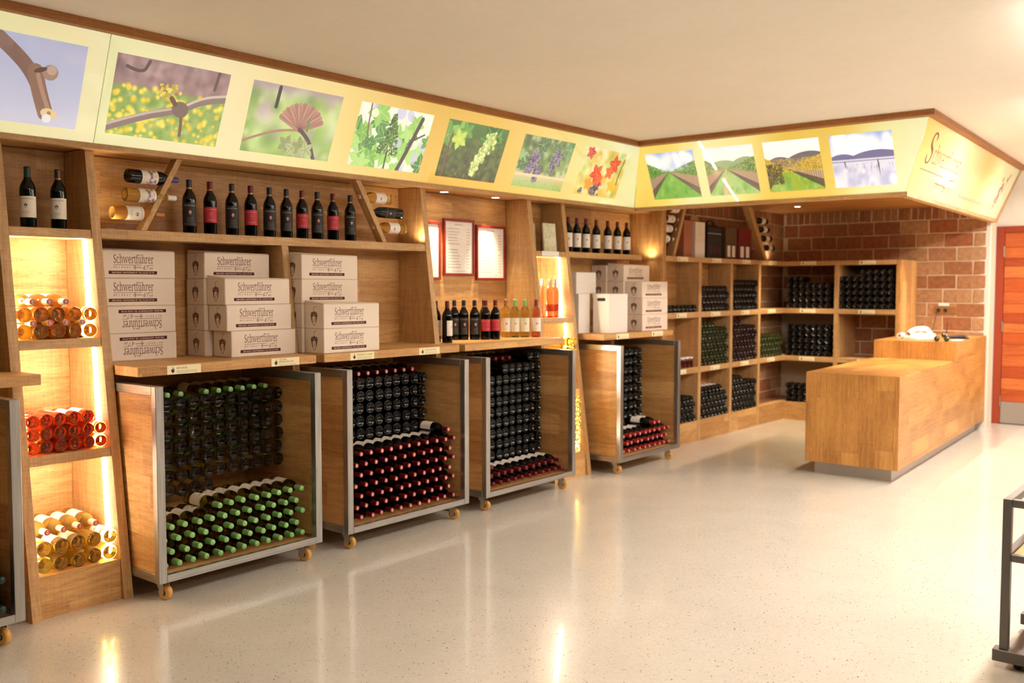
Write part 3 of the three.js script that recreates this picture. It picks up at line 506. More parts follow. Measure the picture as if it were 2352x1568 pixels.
{
  const g = thing('wine_bin_unit', 'oak wine bin unit against the brick end wall behind the counter', 'shelf');
  part(g, 'side_board', boxG(EF, BW - 0.004, 0, 1.895, -3.413, -3.36, 'y'), M.oakPanel);
  part(g, 'divider', boxG(EF, BW - 0.004, 0, 1.844, -4.11, -4.06, 'y'), M.oak);
  part(g, 'top_board', boxG(EF, BW - 0.004, 1.845, 1.895, -4.983, -3.414, 'z'), M.oak);
  for (const [y0, y1] of LV.slice(1)) for (const [a, b] of [[-4.983, -4.111], [-4.059, -3.414]]) part(g, 'shelf', boxG(EF + 0.001, BW - 0.004, y0, y1, a, b, 'z'), M.oak);
  for (const [a, b] of [[-4.983, -4.111], [-4.059, -3.414]]) { part(g, 'kick_board', boxG(EF + 0.002, EF + 0.03, 0, 0.215, a, b, 'z'), M.oakPanel); part(g, 'bottom_shelf', boxG(EF + 0.031, BW - 0.004, 0.195, 0.2149, a, b, 'z'), M.oak); }
}

// ------------------------------------------------------------------ rolling bins
const wheelG = new THREE.LatheGeometry([[0.014, -0.016], [0.03, -0.016], [0.0375, -0.012], [0.038, 0], [0.0375, 0.012], [0.03, 0.016], [0.014, 0.016]].map((p) => new THREE.Vector2(...p)), 28).rotateZ(Math.PI / 2);
const hubG = mergeGeometries([cyl(0.026, 0.026, 0.03, 20).rotateZ(Math.PI / 2), cyl(0.008, 0.008, 0.042, 12).rotateZ(Math.PI / 2)]);
const forkG = mergeGeometries([-1, 1].map((s) => { const sh = new THREE.Shape([[-0.024, 0.104], [0.03, 0.104], [-0.012, 0.032], [-0.022, 0.028], [-0.03, 0.036]].map((p) => new THREE.Vector2(...p))); return new THREE.ExtrudeGeometry(sh, { depth: 0.003, bevelEnabled: false }).rotateY(Math.PI / 2).translate(s * 0.021 - 0.0015, 0, 0); }).concat([boxG(-0.04, 0.04, 0.1, 0.1095, -0.036, 0.036).toNonIndexed()].map((g) => { g.deleteAttribute('uv'); g.setAttribute('uv', new THREE.Float32BufferAttribute(new Float32Array(g.attributes.position.count * 2), 2)); return g; })).map((g) => (g.index ? g.toNonIndexed() : g)));
function cart(x0, x1, label) {
  const g = thing('rolling_bin', label, 'bin', [(x0 + x1) / 2, 0, -4.335]), h = (x1 - x0) / 2, D = -0.7, T = 0.045, y0 = 0.11, y1 = 1.102;
  const st = (n, ...b) => part(g, n, boxG(...b), M.steel);
  for (const s of [-1, 1]) {
    const a = s < 0 ? -h : h - T, b = a + T;
    st('front_post', a, b, y0, y1, -0.04, 0, 'y', 0.002); st('rear_post', a, b, y0, y1, D, D + 0.04, 'y', 0.002);
    st('top_rail', a, b, y1 - T, y1, D + 0.041, -0.041, 'z', 0.002); st('bottom_rail', a, b, y0, y0 + T, D + 0.041, -0.041, 'z', 0.002);
    part(g, 'side_panel', boxG(a + 0.008, b - 0.008, y0 + T, y1 - T, D + 0.041, -0.041, 'z', 0.001), M.oakPanel);
    for (const z of [-0.1, D + 0.1]) { const c = new THREE.Group(); c.name = 'caster'; c.position.set(s * (h - 0.075), 0, z); c.rotation.y = 0.3 + s * 0.06; g.add(c); const t = part(c, 'wheel', wheelG, M.tread, 'amber wheel tread'); t.position.set(0, 0.0385, 0.022); const u = part(c, 'hub', hubG, M.rubber); u.position.set(0, 0.0385, 0.022); part(c, 'fork', forkG, M.zinc); }
  }
  st('front_rail', -h + T, h - T, y0, y0 + 0.038, -0.03, 0, 'x', 0.002);
  st('rear_rail', -h + T, h - T, y0, y0 + 0.038, D, D + 0.03, 'x', 0.002);
  part(g, 'floor_board', boxG(-h + T, h - T, 0.118, 0.137, D + 0.031, -0.031, 'x', 0.001), M.oakPanel);
  part(g, 'back_panel', boxG(-h + T, h - T, y0 + 0.04, y1 - 0.1, D + 0.01, D + 0.028, 'x', 0.001), M.oakPanel);
}
cart(0.85, 1.905, 'steel-framed rolling bin of dark bottles, cut by the picture edge');
cart(2.557, 3.6, 'steel-framed oak rolling bin full of green-capped white wine bottles');
cart(3.797, 4.89, 'steel-framed oak rolling bin full of red wine with striped red caps');
cart(5.07, 6.157, 'steel-framed oak rolling bin of dark bottles with two rows of plain red caps');
cart(6.807, 7.828, 'steel-framed oak rolling bin beside the corner wine bins, with pinkish caps');

// ------------------------------------------------------------------ bottles
const V2 = (a) => a.map((p) => new THREE.Vector2(...p));
const profile = (R, H) => { const k = R / 0.0375, e = H - 0.302; return V2([[0.0001, 0.015], [0.006 * k, 0.0147], [0.013 * k, 0.0133], [0.0205 * k, 0.0098], [0.0265 * k, 0.0055], [0.0305 * k, 0.0012], [0.034 * k, 0], [0.0368 * k, 0.003], [R, 0.01], [R, 0.186 + e], [0.0362 * k, 0.199 + e], [0.032 * k, 0.214 + e], [0.025 * k, 0.228 + e], [0.0185 * k, 0.24 + e], [0.0155, 0.252 + e], [0.0146, 0.264 + e], [0.0145, 0.3 + e], [0.0001, 0.3 + e]]); };
const capProfile = (H) => { const e = H - 0.302; return V2([[0.0159, 0.245 + e], [0.0162, 0.25 + e], [0.0156, 0.264 + e], [0.0155, 0.297 + e], [0.0148, 0.302 + e], [0.0001, 0.302 + e]]); };
const shapes = {};
function bottleShape(R, H, seg) { const k = `${R}/${H}/${seg}`; return shapes[k] ??= { body: new THREE.LatheGeometry(profile(R, H), seg), cap: new THREE.LatheGeometry(capProfile(H), Math.max(10, seg >> 1)), disc: new THREE.CircleGeometry(0.0135, 14).rotateX(-Math.PI / 2).translate(0, H + 0.0006, 0), neck: new THREE.CylinderGeometry(0.0161, 0.0164, 0.016, 14, 1, true).translate(0, H - 0.052, 0) }; }
const labelG = (R, y0, y1, arc = 3.6) => new THREE.CylinderGeometry(R + 0.0004, R + 0.0004, y1 - y0, 18, 1, true, -arc / 2, arc).translate(0, (y0 + y1) / 2, 0);
function emblem(x, cx, cy, s, col) { // crest: hooked sword over a winged shield
  x.save(); x.translate(cx, cy); x.scale(s, s); x.strokeStyle = x.fillStyle = col; x.lineCap = 'round';
  x.lineWidth = 4; x.beginPath(); x.moveTo(24, -96); x.lineTo(2, -88); x.quadraticCurveTo(-14, -78, -6, -60); x.lineTo(2, -38); x.stroke();
  for (const q of [-1, 1]) { x.beginPath(); for (let i = 0; i < 5; i++) { x.moveTo(q * 8, -34 + i * 6); x.quadraticCurveTo(q * (46 - i * 3), -52 + i * 10, q * (44 - i * 4), -8 + i * 14); } x.lineWidth = 7; x.stroke(); }
  x.beginPath(); x.arc(0, -36, 15, 0, 7); x.fill();
  x.lineWidth = 5; x.beginPath(); x.moveTo(-26, -6); x.lineTo(26, -6); x.lineTo(24, 40); x.quadraticCurveTo(14, 74, 0, 80); x.quadraticCurveTo(-14, 74, -24, 40); x.closePath(); x.stroke(); x.beginPath(); x.moveTo(-16, 52); x.lineTo(18, 8); x.stroke();
  x.restore();
}
const lines = (x, n, x0, x1, y0, dy, w, col) => { x.strokeStyle = col; x.lineWidth = w; for (let i = 0; i < n; i++) { let u = x0 + rr(0, 6); while (u < x1 - 6) { const e = Math.min(x1, u + rr(6, 22)); x.beginPath(); x.moveTo(u, y0 + i * dy); x.lineTo(e, y0 + i * dy); x.stroke(); u = e + rr(3, 6); } } };
const labelTex = (bg, draw) => canvasTex(256, 224, (x, W, H) => { x.fillStyle = bg; x.fillRect(0, 0, W, H); draw(x, W, H); });
const LT = {
  cream: labelTex('#efe6d6', (x) => { x.fillStyle = '#8a7a66'; x.font = 'italic 22px serif'; x.textAlign = 'center'; x.fillText('Schwertführer', 128, 34); emblem(x, 128, 96, 0.34, '#2c2620'); lines(x, 1, 84, 172, 166, 8, 4, '#5a4c3e'); lines(x, 1, 98, 158, 184, 8, 2, '#8a7a66'); }),
  black: labelTex('#1d1a1b', (x) => { x.fillStyle = '#b8b0ac'; x.font = '20px serif'; x.textAlign = 'center'; x.fillText('Schwertführer', 128, 32); x.fillStyle = '#b04030'; x.beginPath(); x.ellipse(128, 92, 15, 22, 0, 0, 7); x.fill(); emblem(x, 128, 92, 0.26, '#d8cfc8'); lines(x, 3, 90, 166, 146, 18, 3, '#a09894'); lines(x, 2, 50, 206, 200, 10, 2, '#8a8480'); }),
  red: labelTex('#b8303c', (x) => { x.fillStyle = '#e8a0a0'; x.font = '22px serif'; x.textAlign = 'center'; x.fillText('Schwertführer', 128, 40); emblem(x, 128, 100, 0.3, '#d05860'); lines(x, 1, 78, 178, 184, 8, 4, '#f0c8c4'); }),
  white: labelTex('#f2ebe2', (x) => { emblem(x, 128, 96, 0.36, '#8a5a48'); lines(x, 1, 80, 176, 34, 8, 4, '#b8a494'); lines(x, 2, 86, 170, 168, 16, 2, '#b8a494'); }),
  art: labelTex('#f0e6de', (x, W, H) => { blobs(x, 60, W, H, 8, 22, ['#8a6ab0', '#e0a040', '#6f9a50', '#c8a0c8', '#e8c878', '#7a5a94'], 0.85, 0, 1); x.fillStyle = '#f4ece4'; x.fillRect(0, 0, W, 30); x.fillRect(0, H - 70, W, 70); lines(x, 3, 20, 236, H - 54, 18, 3, '#a89890'); }),
  green: labelTex('#eceedd', (x) => { emblem(x, 128, 96, 0.34, '#7d9a62'); lines(x, 1, 80, 176, 34, 8, 4, '#a8b494'); lines(x, 2, 86, 170, 168, 16, 2, '#a8b494'); }),
};
const LM = Object.fromEntries(Object.entries(LT).map(([k, t]) => [k, std({ map: t, roughness: 0.55, side: THREE.DoubleSide })]));
const discT = canvasTex(64, 64, (x) => { x.fillStyle = '#b02a24'; x.fillRect(0, 0, 64, 64); x.fillStyle = '#f0e2d8'; x.beginPath(); x.arc(32, 32, 20, 0, 7); x.fill(); x.fillStyle = '#b02a24'; x.fillRect(0, 22, 64, 7); x.fillRect(0, 35, 64, 7); });
const discM = std({ map: discT, roughness: 0.4 });
const labelShapes = {};
// kind: { glass, cap, disc, band, label, y0, y1, R, H, seg }
function bottleProto(k) {
  const R = k.R ?? 0.0375, H = k.H ?? 0.302, S = bottleShape(R, H, k.seg ?? 20), g = new THREE.Group();
  part(g, 'glass_body', S.body, k.glass);
  if (k.cap) { const c = part(g, 'capsule', S.cap, k.cap); if (k.disc) part(c, 'cap_print', S.disc, discM, 'red and white striped cap top'); }
  if (k.band) part(g, 'neck_band', S.neck, k.band);
  if (k.label) { const id = `${R}/${k.y0}/${k.y1}/${k.arc}`; part(g, 'paper_label', labelShapes[id] ??= labelG(R, k.y0 ?? 0.07, k.y1 ?? 0.165, k.arc), k.label); }
  return g;
}
const protos = new Map();
function bottle(name, kind, pos, mode, label, group, spin = 0) {
  if (!protos.has(kind)) protos.set(kind, bottleProto(kind));
  let o;
  if (kind.plain) { const R = kind.R ?? 0.0375, H = kind.H ?? 0.302; o = new THREE.Mesh(bottleShape(R, H, kind.seg ?? 16).body, kind.glass); o.castShadow = o.receiveShadow = true; }
  else o = protos.get(kind).clone();
  o.name = numbered(name); scene.add(o); o.position.set(...pos);
  const q = new THREE.Quaternion(), ax = new THREE.Vector3(1, 0, 0), az = new THREE.Vector3(0, 0, 1);
  if (mode === 'neckOut') q.setFromAxisAngle(ax, Math.PI / 2); else if (mode === 'buttOut') q.setFromAxisAngle(ax, -Math.PI / 2);
  else if (mode === 'neckRight') q.setFromAxisAngle(az, -Math.PI / 2); else if (mode === 'neckLeft') q.setFromAxisAngle(az, Math.PI / 2);
  o.quaternion.copy(q).multiply(new THREE.Quaternion().setFromAxisAngle(new THREE.Vector3(0, 1, 0), spin));
  return tag(o, label, 'bottle', group);
}
const GREENCAP = { glass: M.paleGlass, cap: M.capGreen, label: LM.cream, seg: 18 };
const GREENCAP_SLIM = { ...GREENCAP, R: 0.021, label: undefined };
const PALE_BUTT = { glass: M.paleGlass, plain: true, seg: 20 };
const DARK_BUTT = { glass: M.darkGlass, plain: true, seg: 16 };
const STRIPED = { glass: M.darkGlass, cap: M.capRed, disc: true, label: LM.white, seg: 16 };
const REDCAP = { glass: M.darkGlass, cap: M.capRed, label: LM.white, seg: 16 };
const jit = () => rr(-0.0012, 0.0012);
// neck-out layers in honeycomb, from the floor board of a bin
function neckLayers(x0, x1, n, rowsN, name, kind, label, group, extra = () => true, pitchY = 0.0655) {
  const p = (x1 - x0 - 0.077) / (n - 1);
  for (let r = 0; r < rowsN; r++) for (let i = 0; i < n - (r % 2); i++) if (extra(r, i)) bottle(name, kind, [x0 + 0.0385 + i * p + (r % 2 ? p / 2 : 0) + jit(), 0.1752 + r * pitchY, -4.702 + rr(-0.008, 0.008)], 'neckOut', label, group, Math.PI + rr(-0.25, 0.25));
}
function buttGrid(xs, ys, z, name, kind, label, group, skip = () => false) { ys.forEach((y, r) => xs.forEach((x, i) => skip(r, i) || bottle(name, kind, [x + jit(), y + jit(), z + rr(-0.006, 0.006)], 'buttOut', label, group, rnd() * 6))); }
const seq = (a, d, n) => Array.from({ length: n }, (_, i) => a + d * i);
// bin 1
neckLayers(2.596, 3.548, 12, 5, 'green_capped_wine_bottle', GREENCAP, 'white wine bottle with green cap lying neck out in the rolling bin', 'green-capped bottles lying neck out in the bin', (r, i) => r < 4 || i > 3, 0.0645);
buttGrid(seq(2.715, 0.0797, 11), seq(0.5, 0.0785, 7), -4.625, 'white_wine_bottle', PALE_BUTT, 'white wine bottle stacked base out behind the green caps', 'white wine bottles stacked base out in the bin', (r, i) => (r === 0 && i > 4) || (i === 0 && r < 1));
for (let r = 0; r < 6; r++) for (let i = 0; i < 10; i++) if (r > 0 && (i + r) % 2 === 0) bottle('green_capped_wine_bottle', GREENCAP_SLIM, [2.755 + 0.0797 * i, 0.54 + 0.0785 * r, -4.994], 'neckOut', 'white wine bottle whose green cap shows between stacked bottle bases', 'green caps showing between the bottle bases');
for (let i = 0; i < 10; i++) if (i !== 3) bottle('green_capped_wine_bottle', GREENCAP, [2.755 + 0.0797 * i, 1.012, -4.985], 'neckOut', 'white wine bottle on top of the stack, green cap to the back row', 'green-capped bottles topping the stack', Math.PI);
// bin 2
neckLayers(3.846, 4.842, 12, 7, 'striped_cap_wine_bottle', STRIPED, 'dark red wine bottle with striped red cap lying neck out in the bin', 'striped-cap bottles lying neck out in the bin');
bottle('striped_cap_wine_bottle', STRIPED, [4.74, 0.634, -4.69], 'neckOut', 'dark bottle with striped red cap lying alone on top of its stack', undefined, Math.PI);
buttGrid(seq(4.0, 0.0822, 10), seq(0.648, 0.081, 5), -4.625, 'dark_wine_bottle', DARK_BUTT, 'dark wine bottle stacked base out behind the striped caps', 'dark bottles stacked base out behind the striped caps');
for (let i = 0; i < 9; i++) bottle('striped_cap_wine_bottle', STRIPED, [4.04 + 0.0822 * i, 1.03, -4.985], 'neckOut', 'dark bottle with striped cap lying on top of the dark stack', 'striped-cap bottles topping the dark stack', Math.PI);
// bin 3
neckLayers(5.119, 6.108, 12, 2, 'red_capped_wine_bottle', REDCAP, 'dark wine bottle with plain red cap lying neck out in the low front rows', 'plain red caps in the low front rows');
bottle('red_capped_wine_bottle', REDCAP, [5.2, 0.307, -4.69], 'neckOut', 'dark red-capped bottle lying alone above the low front rows', undefined, Math.PI);
buttGrid(seq(5.235, 0.0818, 11), seq(0.325, 0.0808, 9), -4.625, 'dark_bottle', DARK_BUTT, 'dark wine bottle in the tall stack behind the plain red caps', 'dark bottles in the tall stack behind the plain red caps', (r, i) => r === 8 && i < 5);
for (let i = 0; i < 2; i++) bottle('dark_bottle', DARK_BUTT, [5.97 + 0.083 * i, 1.052, -4.64], 'buttOut', 'dark wine bottle topping the tall stack beside the lit bay', 'dark bottles topping the tall stack');
for (let i = 0; i < 7; i++) bottle('red_capped_wine_bottle', REDCAP, [5.27 + 0.0818 * i, 1.048, -4.985], 'neckOut', 'dark red-capped bottle lying on top of the tall stack', 'red-capped bottles topping the tall stack', Math.PI);
// bin 4
const PINKCAP = { glass: M.darkGlass, cap: std({ color: 0xa8322e, roughness: 0.32 }), disc: true, label: LM.white, seg: 14 };
neckLayers(6.856, 7.78, 11, 3, 'pink_capped_wine_bottle', PINKCAP, 'dark wine bottle with glossy pinkish red cap lying neck out', 'pinkish caps lying neck out in the corner bin');
for (const x of [7.46, 7.54]) bottle('pink_capped_wine_bottle', PINKCAP, [x, 0.378, -4.69], 'neckOut', 'dark pinkish-capped bottle lying on top of the three rows', 'two pinkish-capped bottles on top', Math.PI);
buttGrid(seq(7.0, 0.0815, 9), seq(0.43, 0.081, 8), -4.66, 'black_wine_bottle', { glass: M.darkGlass, plain: true, seg: 14, H: 0.301 }, 'black wine bottle in the shaded stack of the corner bin', 'black bottles in the shaded stack of the corner bin');
// bin at the picture edge
const DGCAP = { glass: M.greenGlass, cap: M.capDarkGreen, seg: 14, H: 0.3 };
for (let r = 0; r < 4; r++) for (let i = 0; i < 5 - (r % 2); i++) bottle('dark_green_capped_bottle', DGCAP, [1.5 + i * 0.08 + (r % 2) * 0.04, 0.1752 + r * 0.0655, -4.66], 'neckOut', 'dark bottle with dark green cap in the bin beside the lit bay', 'dark green caps in the bin beside the lit bay');
// ------------------------------------------------------------------ bottles in the lit bays
const AMBER = { glass: M.amberGlass, cap: M.capWhite, disc: true, label: LM.cream, seg: 28, y0: 0.05, y1: 0.15 };
const AMBER_SLIM = { ...AMBER, R: 0.021, label: undefined };
const COPPER = { glass: M.copperGlass, cap: M.capGold, disc: true, label: LM.cream, seg: 28, R: 0.0325, H: 0.3, y0: 0.05, y1: 0.16 };
const GOLD = { glass: M.goldGlass, cap: M.capPink, disc: true, label: LM.cream, seg: 28, y0: 0.05, y1: 0.15 };
buttGrid(seq(2.131, 0.0825, 5), [1.376, 1.46], -4.768, 'amber_wine_bottle', AMBER, 'amber dessert wine bottle stacked base out on the lit middle shelf', 'amber bottles stacked base out');
for (let i = 0; i < 4; i++) bottle('amber_wine_bottle', AMBER_SLIM, [2.172 + i * 0.0825, 1.418, -5.072], 'neckOut', 'amber bottle whose striped cap shows between the lower amber bases', 'amber bottles with striped caps showing', Math.PI);
for (let i = 0; i < 3; i++) bottle('amber_wine_bottle', AMBER, [2.172 + i * 0.0825, 1.5235, -5.072], 'neckOut', 'amber bottle with white-necked striped cap on top of the amber stack', 'amber bottles on top of the stack', Math.PI);
buttGrid(seq(2.125, 0.0685, 6), [0.812, 0.878], -4.702, 'copper_wine_bottle', COPPER, 'copper coloured slim wine bottle stacked base out', 'copper bottles stacked base out');
buttGrid(seq(2.125, 0.0685, 5), [0.944], -4.702, 'copper_wine_bottle', COPPER, 'copper coloured slim bottle in the top row with white label showing', 'copper bottles of the top row');
buttGrid(seq(2.137, 0.0825, 5), [0.2435, 0.328], -4.638, 'golden_wine_bottle', GOLD, 'golden white wine bottle stacked base out on the lowest lit shelf', 'golden bottles stacked base out');
for (let i = 0; i < 4; i++) bottle('golden_wine_bottle', GOLD, [2.178 + i * 0.0825, 0.392, -5.0], 'neckOut', 'golden wine bottle with pink neck lying behind the stacked bases', 'golden bottles lying neck out behind', Math.PI);
const GOLD2 = { glass: M.goldGlass, plain: true, seg: 20, H: 0.3 };
buttGrid([6.64, 6.558, 6.476, 6.394], seq(0.2435, 0.079, 6), -4.64, 'golden_bottle', GOLD2, 'golden wine bottle stacked low in the narrow lit bay', 'golden bottles stacked low in the narrow lit bay');
buttGrid([6.642, 6.56, 6.478], seq(0.817, 0.079, 5), -4.7, 'golden_bottle', GOLD2, 'golden wine bottle stacked higher in the narrow lit bay', 'golden bottles stacked higher in the narrow lit bay');
const ROSE = { glass: M.roseGlass, cap: std({ color: 0xd8cfc4, roughness: 0.2, metalness: 0.6 }), label: LM.white, seg: 24, H: 0.325, y0: 0.05, y1: 0.11 };
[[6.405, -4.86], [6.5, -4.85], [6.588, -4.86]].forEach(([x, z], i) => bottle('rose_wine_bottle', ROSE, [x, 1.3372, z], 'stand', ['rose bottle with silver neck standing next to the price list side', 'middle rose bottle with silver neck in the narrow lit bay', 'rose bottle with silver neck standing nearest the bright strip'][i], undefined, 2.4));

// ------------------------------------------------------------------ standing and racked bottles
const FACE = -0.9; // turn of a label towards the room
const DARKGREEN = { glass: M.greenGlass, cap: M.capDarkGreen, label: LM.cream, seg: 28, y0: 0.05, y1: 0.155, arc: 3.2 };
const DARKGREEN2 = { ...DARKGREEN, cap: std({ color: 0x4a3024, roughness: 0.3, metalness: 0.3 }), band: M.capGold };
bottle('standing_wine_bottle', DARKGREEN, [2.222, 1.8905, -4.9], 'stand', 'dark green bottle with cream label and black cap above the lit bay', undefined, FACE + Math.PI * 0 + 0.2);
bottle('standing_wine_bottle', DARKGREEN2, [2.375, 1.8905, -4.9], 'stand', 'dark green bottle with cream label and bronze cap above the lit bay', undefined, FACE + 0.2);
const BLK = { glass: M.darkGlass, cap: M.capBlack, label: LM.black, band: M.capGold, seg: 28, y0: 0.04, y1: 0.17 };
const RED = { glass: M.darkGlass, cap: M.capRed, label: LM.red, band: M.capGold, seg: 28, y0: 0.065, y1: 0.155 };
const ends = ['next to the slanted rack beside the lit bay', 'second from the slanted rack beside the lit bay', 'third from the slanted rack beside the lit bay', 'fourth from the slanted rack beside the lit bay', 'fifth in the row of ten', 'beside another black-labelled bottle in mid row', 'fourth from the slanted rack by the price lists', 'third from the slanted rack by the price lists', 'second from the slanted rack by the price lists', 'next to the slanted rack by the price lists'];
[434, 479.5, 528.5, 571, 614.5, 654, 690.5, 726, 763, 804.5].forEach((_, i) => {
  const x = [3.11, 3.245, 3.393, 3.525, 3.662, 3.79, 3.912, 4.034, 4.164, 4.313][i], red = [1, 3, 6, 8].includes(i);
  bottle(red ? 'red_labelled_wine_bottle' : 'black_labelled_wine_bottle', red ? RED : BLK, [x, 1.9005, -4.875], 'stand', `${red ? 'red' : 'black'}-labelled red wine bottle ${ends[i]}`, undefined, FACE + 0.45);
});
const RK = (glass, cap, label) => ({ glass, cap, label, seg: 24, y0: 0.07, y1: 0.165, arc: 4.2 });
[[2.73, 2.192, RK(M.darkGlass, M.capPurple, LM.art), 'dark bottle with colourful art label and purple cap in the slanted rack'], [2.715, 2.091, RK(M.goldGlass, M.capWhite, LM.art), 'pale golden bottle with colourful art label and white cap in the rack'], [2.64, 1.993, RK(M.amberGlass, M.capGold, LM.cream), 'amber bottle with cream label lying lowest in the slanted rack']].forEach(([x, y, k, l]) => bottle('racked_wine_bottle', k, [x, y, -4.863], 'neckRight', l, undefined, 0.2));
[[4.675, 2.2, RK(M.goldGlass, M.capPink, LM.white), 'golden bottle with white label lying highest in the rack by the price lists'], [4.765, 2.106, RK(M.darkGlass, M.capBlack, LM.black), 'black bottle lying between two golden ones in the rack'], [4.8, 2.003, RK(M.goldGlass, M.capPink, LM.white), 'golden bottle with white label lying lowest in the rack by the price lists']].forEach(([x, y, k, l]) => bottle('racked_wine_bottle', k, [x, y, -4.863], 'neckLeft', l, undefined, -0.2));
// on the worktop below the price lists
const PR = { glass: M.darkGlass, cap: M.capRed, label: LM.white, seg: 28, y0: 0.05, y1: 0.16, arc: 2.2 };
[[5.1, -4.73, 'dark bottle with red capsule standing in front at the shelf edge'], [5.075, -4.82, 'dark bottle with red capsule standing just behind the front one'], [5.07, -4.91, 'dark bottle with red capsule standing last of the three in line']].forEach(([x, z, l]) => bottle('dark_red_capsule_bottle', PR, [x, 1.1925, z], 'stand', l, undefined, FACE + 1.1));
[[5.4, -4.935, BLK, 'black-labelled bottle nearest the red capsule bottles on the worktop'], [5.462, -4.895, BLK, 'black-labelled bottle in the middle of the worktop group'], [5.525, -4.84, BLK, 'black-labelled bottle next to the red labels on the worktop'], [5.59, -4.785, RED, 'red-labelled bottle among dark ones on the worktop'], [5.665, -4.75, RED, 'red-labelled bottle next to the white wines on the worktop'], [5.66, -4.86, BLK, 'black-labelled bottle standing behind the red-labelled ones']].forEach(([x, z, k, l]) => bottle(k === RED ? 'red_labelled_wine_bottle' : 'black_labelled_wine_bottle', k, [x, 1.1925, z], 'stand', l, undefined, FACE + 0.3));
const WHT = { glass: M.goldGlass, cap: M.capGold, label: LM.white, seg: 24, y0: 0.045, y1: 0.155 }, WHG = { ...WHT, glass: M.paleGlass, cap: M.capGreen, label: LM.green }, WRO = { ...WHT, glass: M.roseGlass, cap: std({ color: 0x8a2434, roughness: 0.4 }) };
[[5.945, -4.875, WHT, 'white wine bottle with bronze cap beside the red wines on the worktop'], [6.0, -4.825, WHG, 'white wine bottle with green cap next to the bronze-capped one'], [6.058, -4.77, WHG, 'white wine bottle with green cap next to the rose bottle'], [6.135, -4.715, WRO, 'rose bottle with dark red cap beside the narrow lit bay']].forEach(([x, z, k, l]) => bottle('white_label_wine_bottle', k, [x, 1.1925, z], 'stand', l, undefined, FACE + 0.2));
// red-capped row in the corner
const CR = { glass: M.darkGlass, cap: M.capRed, label: LM.white, seg: 20, y0: 0.045, y1: 0.165, arc: 3 };
[6.835, 6.965, 7.105, 7.268, 7.455, 7.618, 7.778].forEach((x, i) => bottle('red_capped_row_bottle', CR, [x - 0.03, 1.8965, -4.88], 'stand', ['red-capped white-labelled bottle right beside the narrow lit bay', 'second red-capped bottle from the narrow lit bay', 'third red-capped bottle from the narrow lit bay', 'red-capped bottle in the middle of the row of seven', 'third red-capped bottle from the tall corner panel', 'second red-capped bottle from the tall corner panel', 'red-capped bottle nearest the tall corner panel'][i], undefined, FACE + 0.15));
// racks over the corner bins
[[10.68, 2.36], [10.73, 2.262], [10.8, 2.158], [10.88, 2.052]].forEach(([x, y], i) => bottle('rack_wine_bottle', RK(M.greenGlass, i ? M.capDarkGreen : M.capRed, LM.white), [x + 0.02, y, -4.82], 'neckLeft', ['dark bottle with red cap lying highest in the rack before the brick corner', 'white-labelled bottle second from the top in the rack before the brick corner', 'white-labelled bottle second from the bottom in the rack before the brick corner', 'white-labelled bottle lying lowest in the rack before the brick corner'][i], undefined, -0.4));
[[8.42, 2.372, M.goldGlass], [8.335, 2.27, M.roseGlass], [8.29, 2.172, M.greenGlass], [8.235, 2.07, M.greenGlass]].forEach(([x, y, gl], i) => bottle('rack_wine_bottle', { ...RK(gl, M.capWhite, LM.white), y0: 0.03, y1: 0.17 }, [x, y, -4.82], 'neckRight', ['pale bottle lying highest in the rack by the tall corner panel', 'rose bottle lying second in the rack by the tall corner panel', 'white-labelled bottle lying third in the rack by the tall corner panel', 'white-labelled bottle lying lowest in the rack by the tall corner panel'][i], undefined, 0.3));

// ------------------------------------------------------------------ bottles in the corner bins
const binKind = (glass) => ({ glass, plain: true, seg: 12, H: 0.245 });
const BD = binKind(M.darkGlass), BG = binKind(phy({ color: 0x1c2408, roughness: 0.08, specularIntensity: 0.7 })), BR = binKind(phy({ color: 0x1d0508, roughness: 0.08, specularIntensity: 0.7 })), BY = binKind(phy({ color: 0x2c3210, roughness: 0.08, specularIntensity: 0.7 }));
const cols = [8.239, 8.972, 9.69, 10.399];
function binFill(c, level, n, rowsN, kind, name, where, top = 0, d = 0.0815) { // honeycomb stack
  const y0 = [1.337, 0.77, 0.215][level] + 0.0378;
  for (let r = 0; r <= rowsN; r++) for (let i = 0; i < (r < rowsN ? n - (r % 2) : top); i++) bottle(name, kind, [cols[c] + (i + (r % 2) / 2) * d + jit(), y0 + r * 0.0645, CF - 0.012 + rr(-0.004, 0.004)], 'buttOut', `${name.split('_').slice(0, -2).join(' ')} wine bottle stacked base out ${where}`, `bottles ${where}`);
}
binFill(0, 0, 8, 1, BD, 'dark_binned_bottle', 'in the bin partly hidden by cartons');
binFill(1, 0, 8, 4, BD, 'dark_binned_bottle', 'in the second bin of the top row');
binFill(2, 0, 8, 5, BD, 'dark_binned_bottle', 'in the third bin of the top row');
binFill(1, 1, 8, 6, BG, 'olive_binned_bottle', 'in the full bin of olive bottles', 4);
binFill(2, 1, 8, 6, BR, 'dark_red_binned_bottle', 'in the bin of dark red bottles', 3);
binFill(3, 1, 8, 4, BY, 'yellow_green_binned_bottle', 'in the bin of yellow-green bottles');
binFill(0, 2, 8, 4, BD, 'black_binned_bottle', 'in the lowest bin beside the rolling bin');
binFill(1, 2, 8, 4, BD, 'black_binned_bottle', 'in the lowest bin with labels on top');
binFill(2, 2, 8, 5, BD, 'black_binned_bottle', 'in the lowest bin with the highest stack', 3);
for (let i = 0; i < 6; i++) bottle('labelled_binned_bottle', { ...BD, plain: false, label: LM.white, y0: 0.05, y1: 0.14 }, [cols[1] + 0.04 + i * 0.0815, 0.215 + 0.0378 + 4 * 0.0645, CF - 0.022], 'buttOut', 'dark bottle with white label lying on top in the lowest bin', 'labelled bottles on top in the lowest bin', 0);
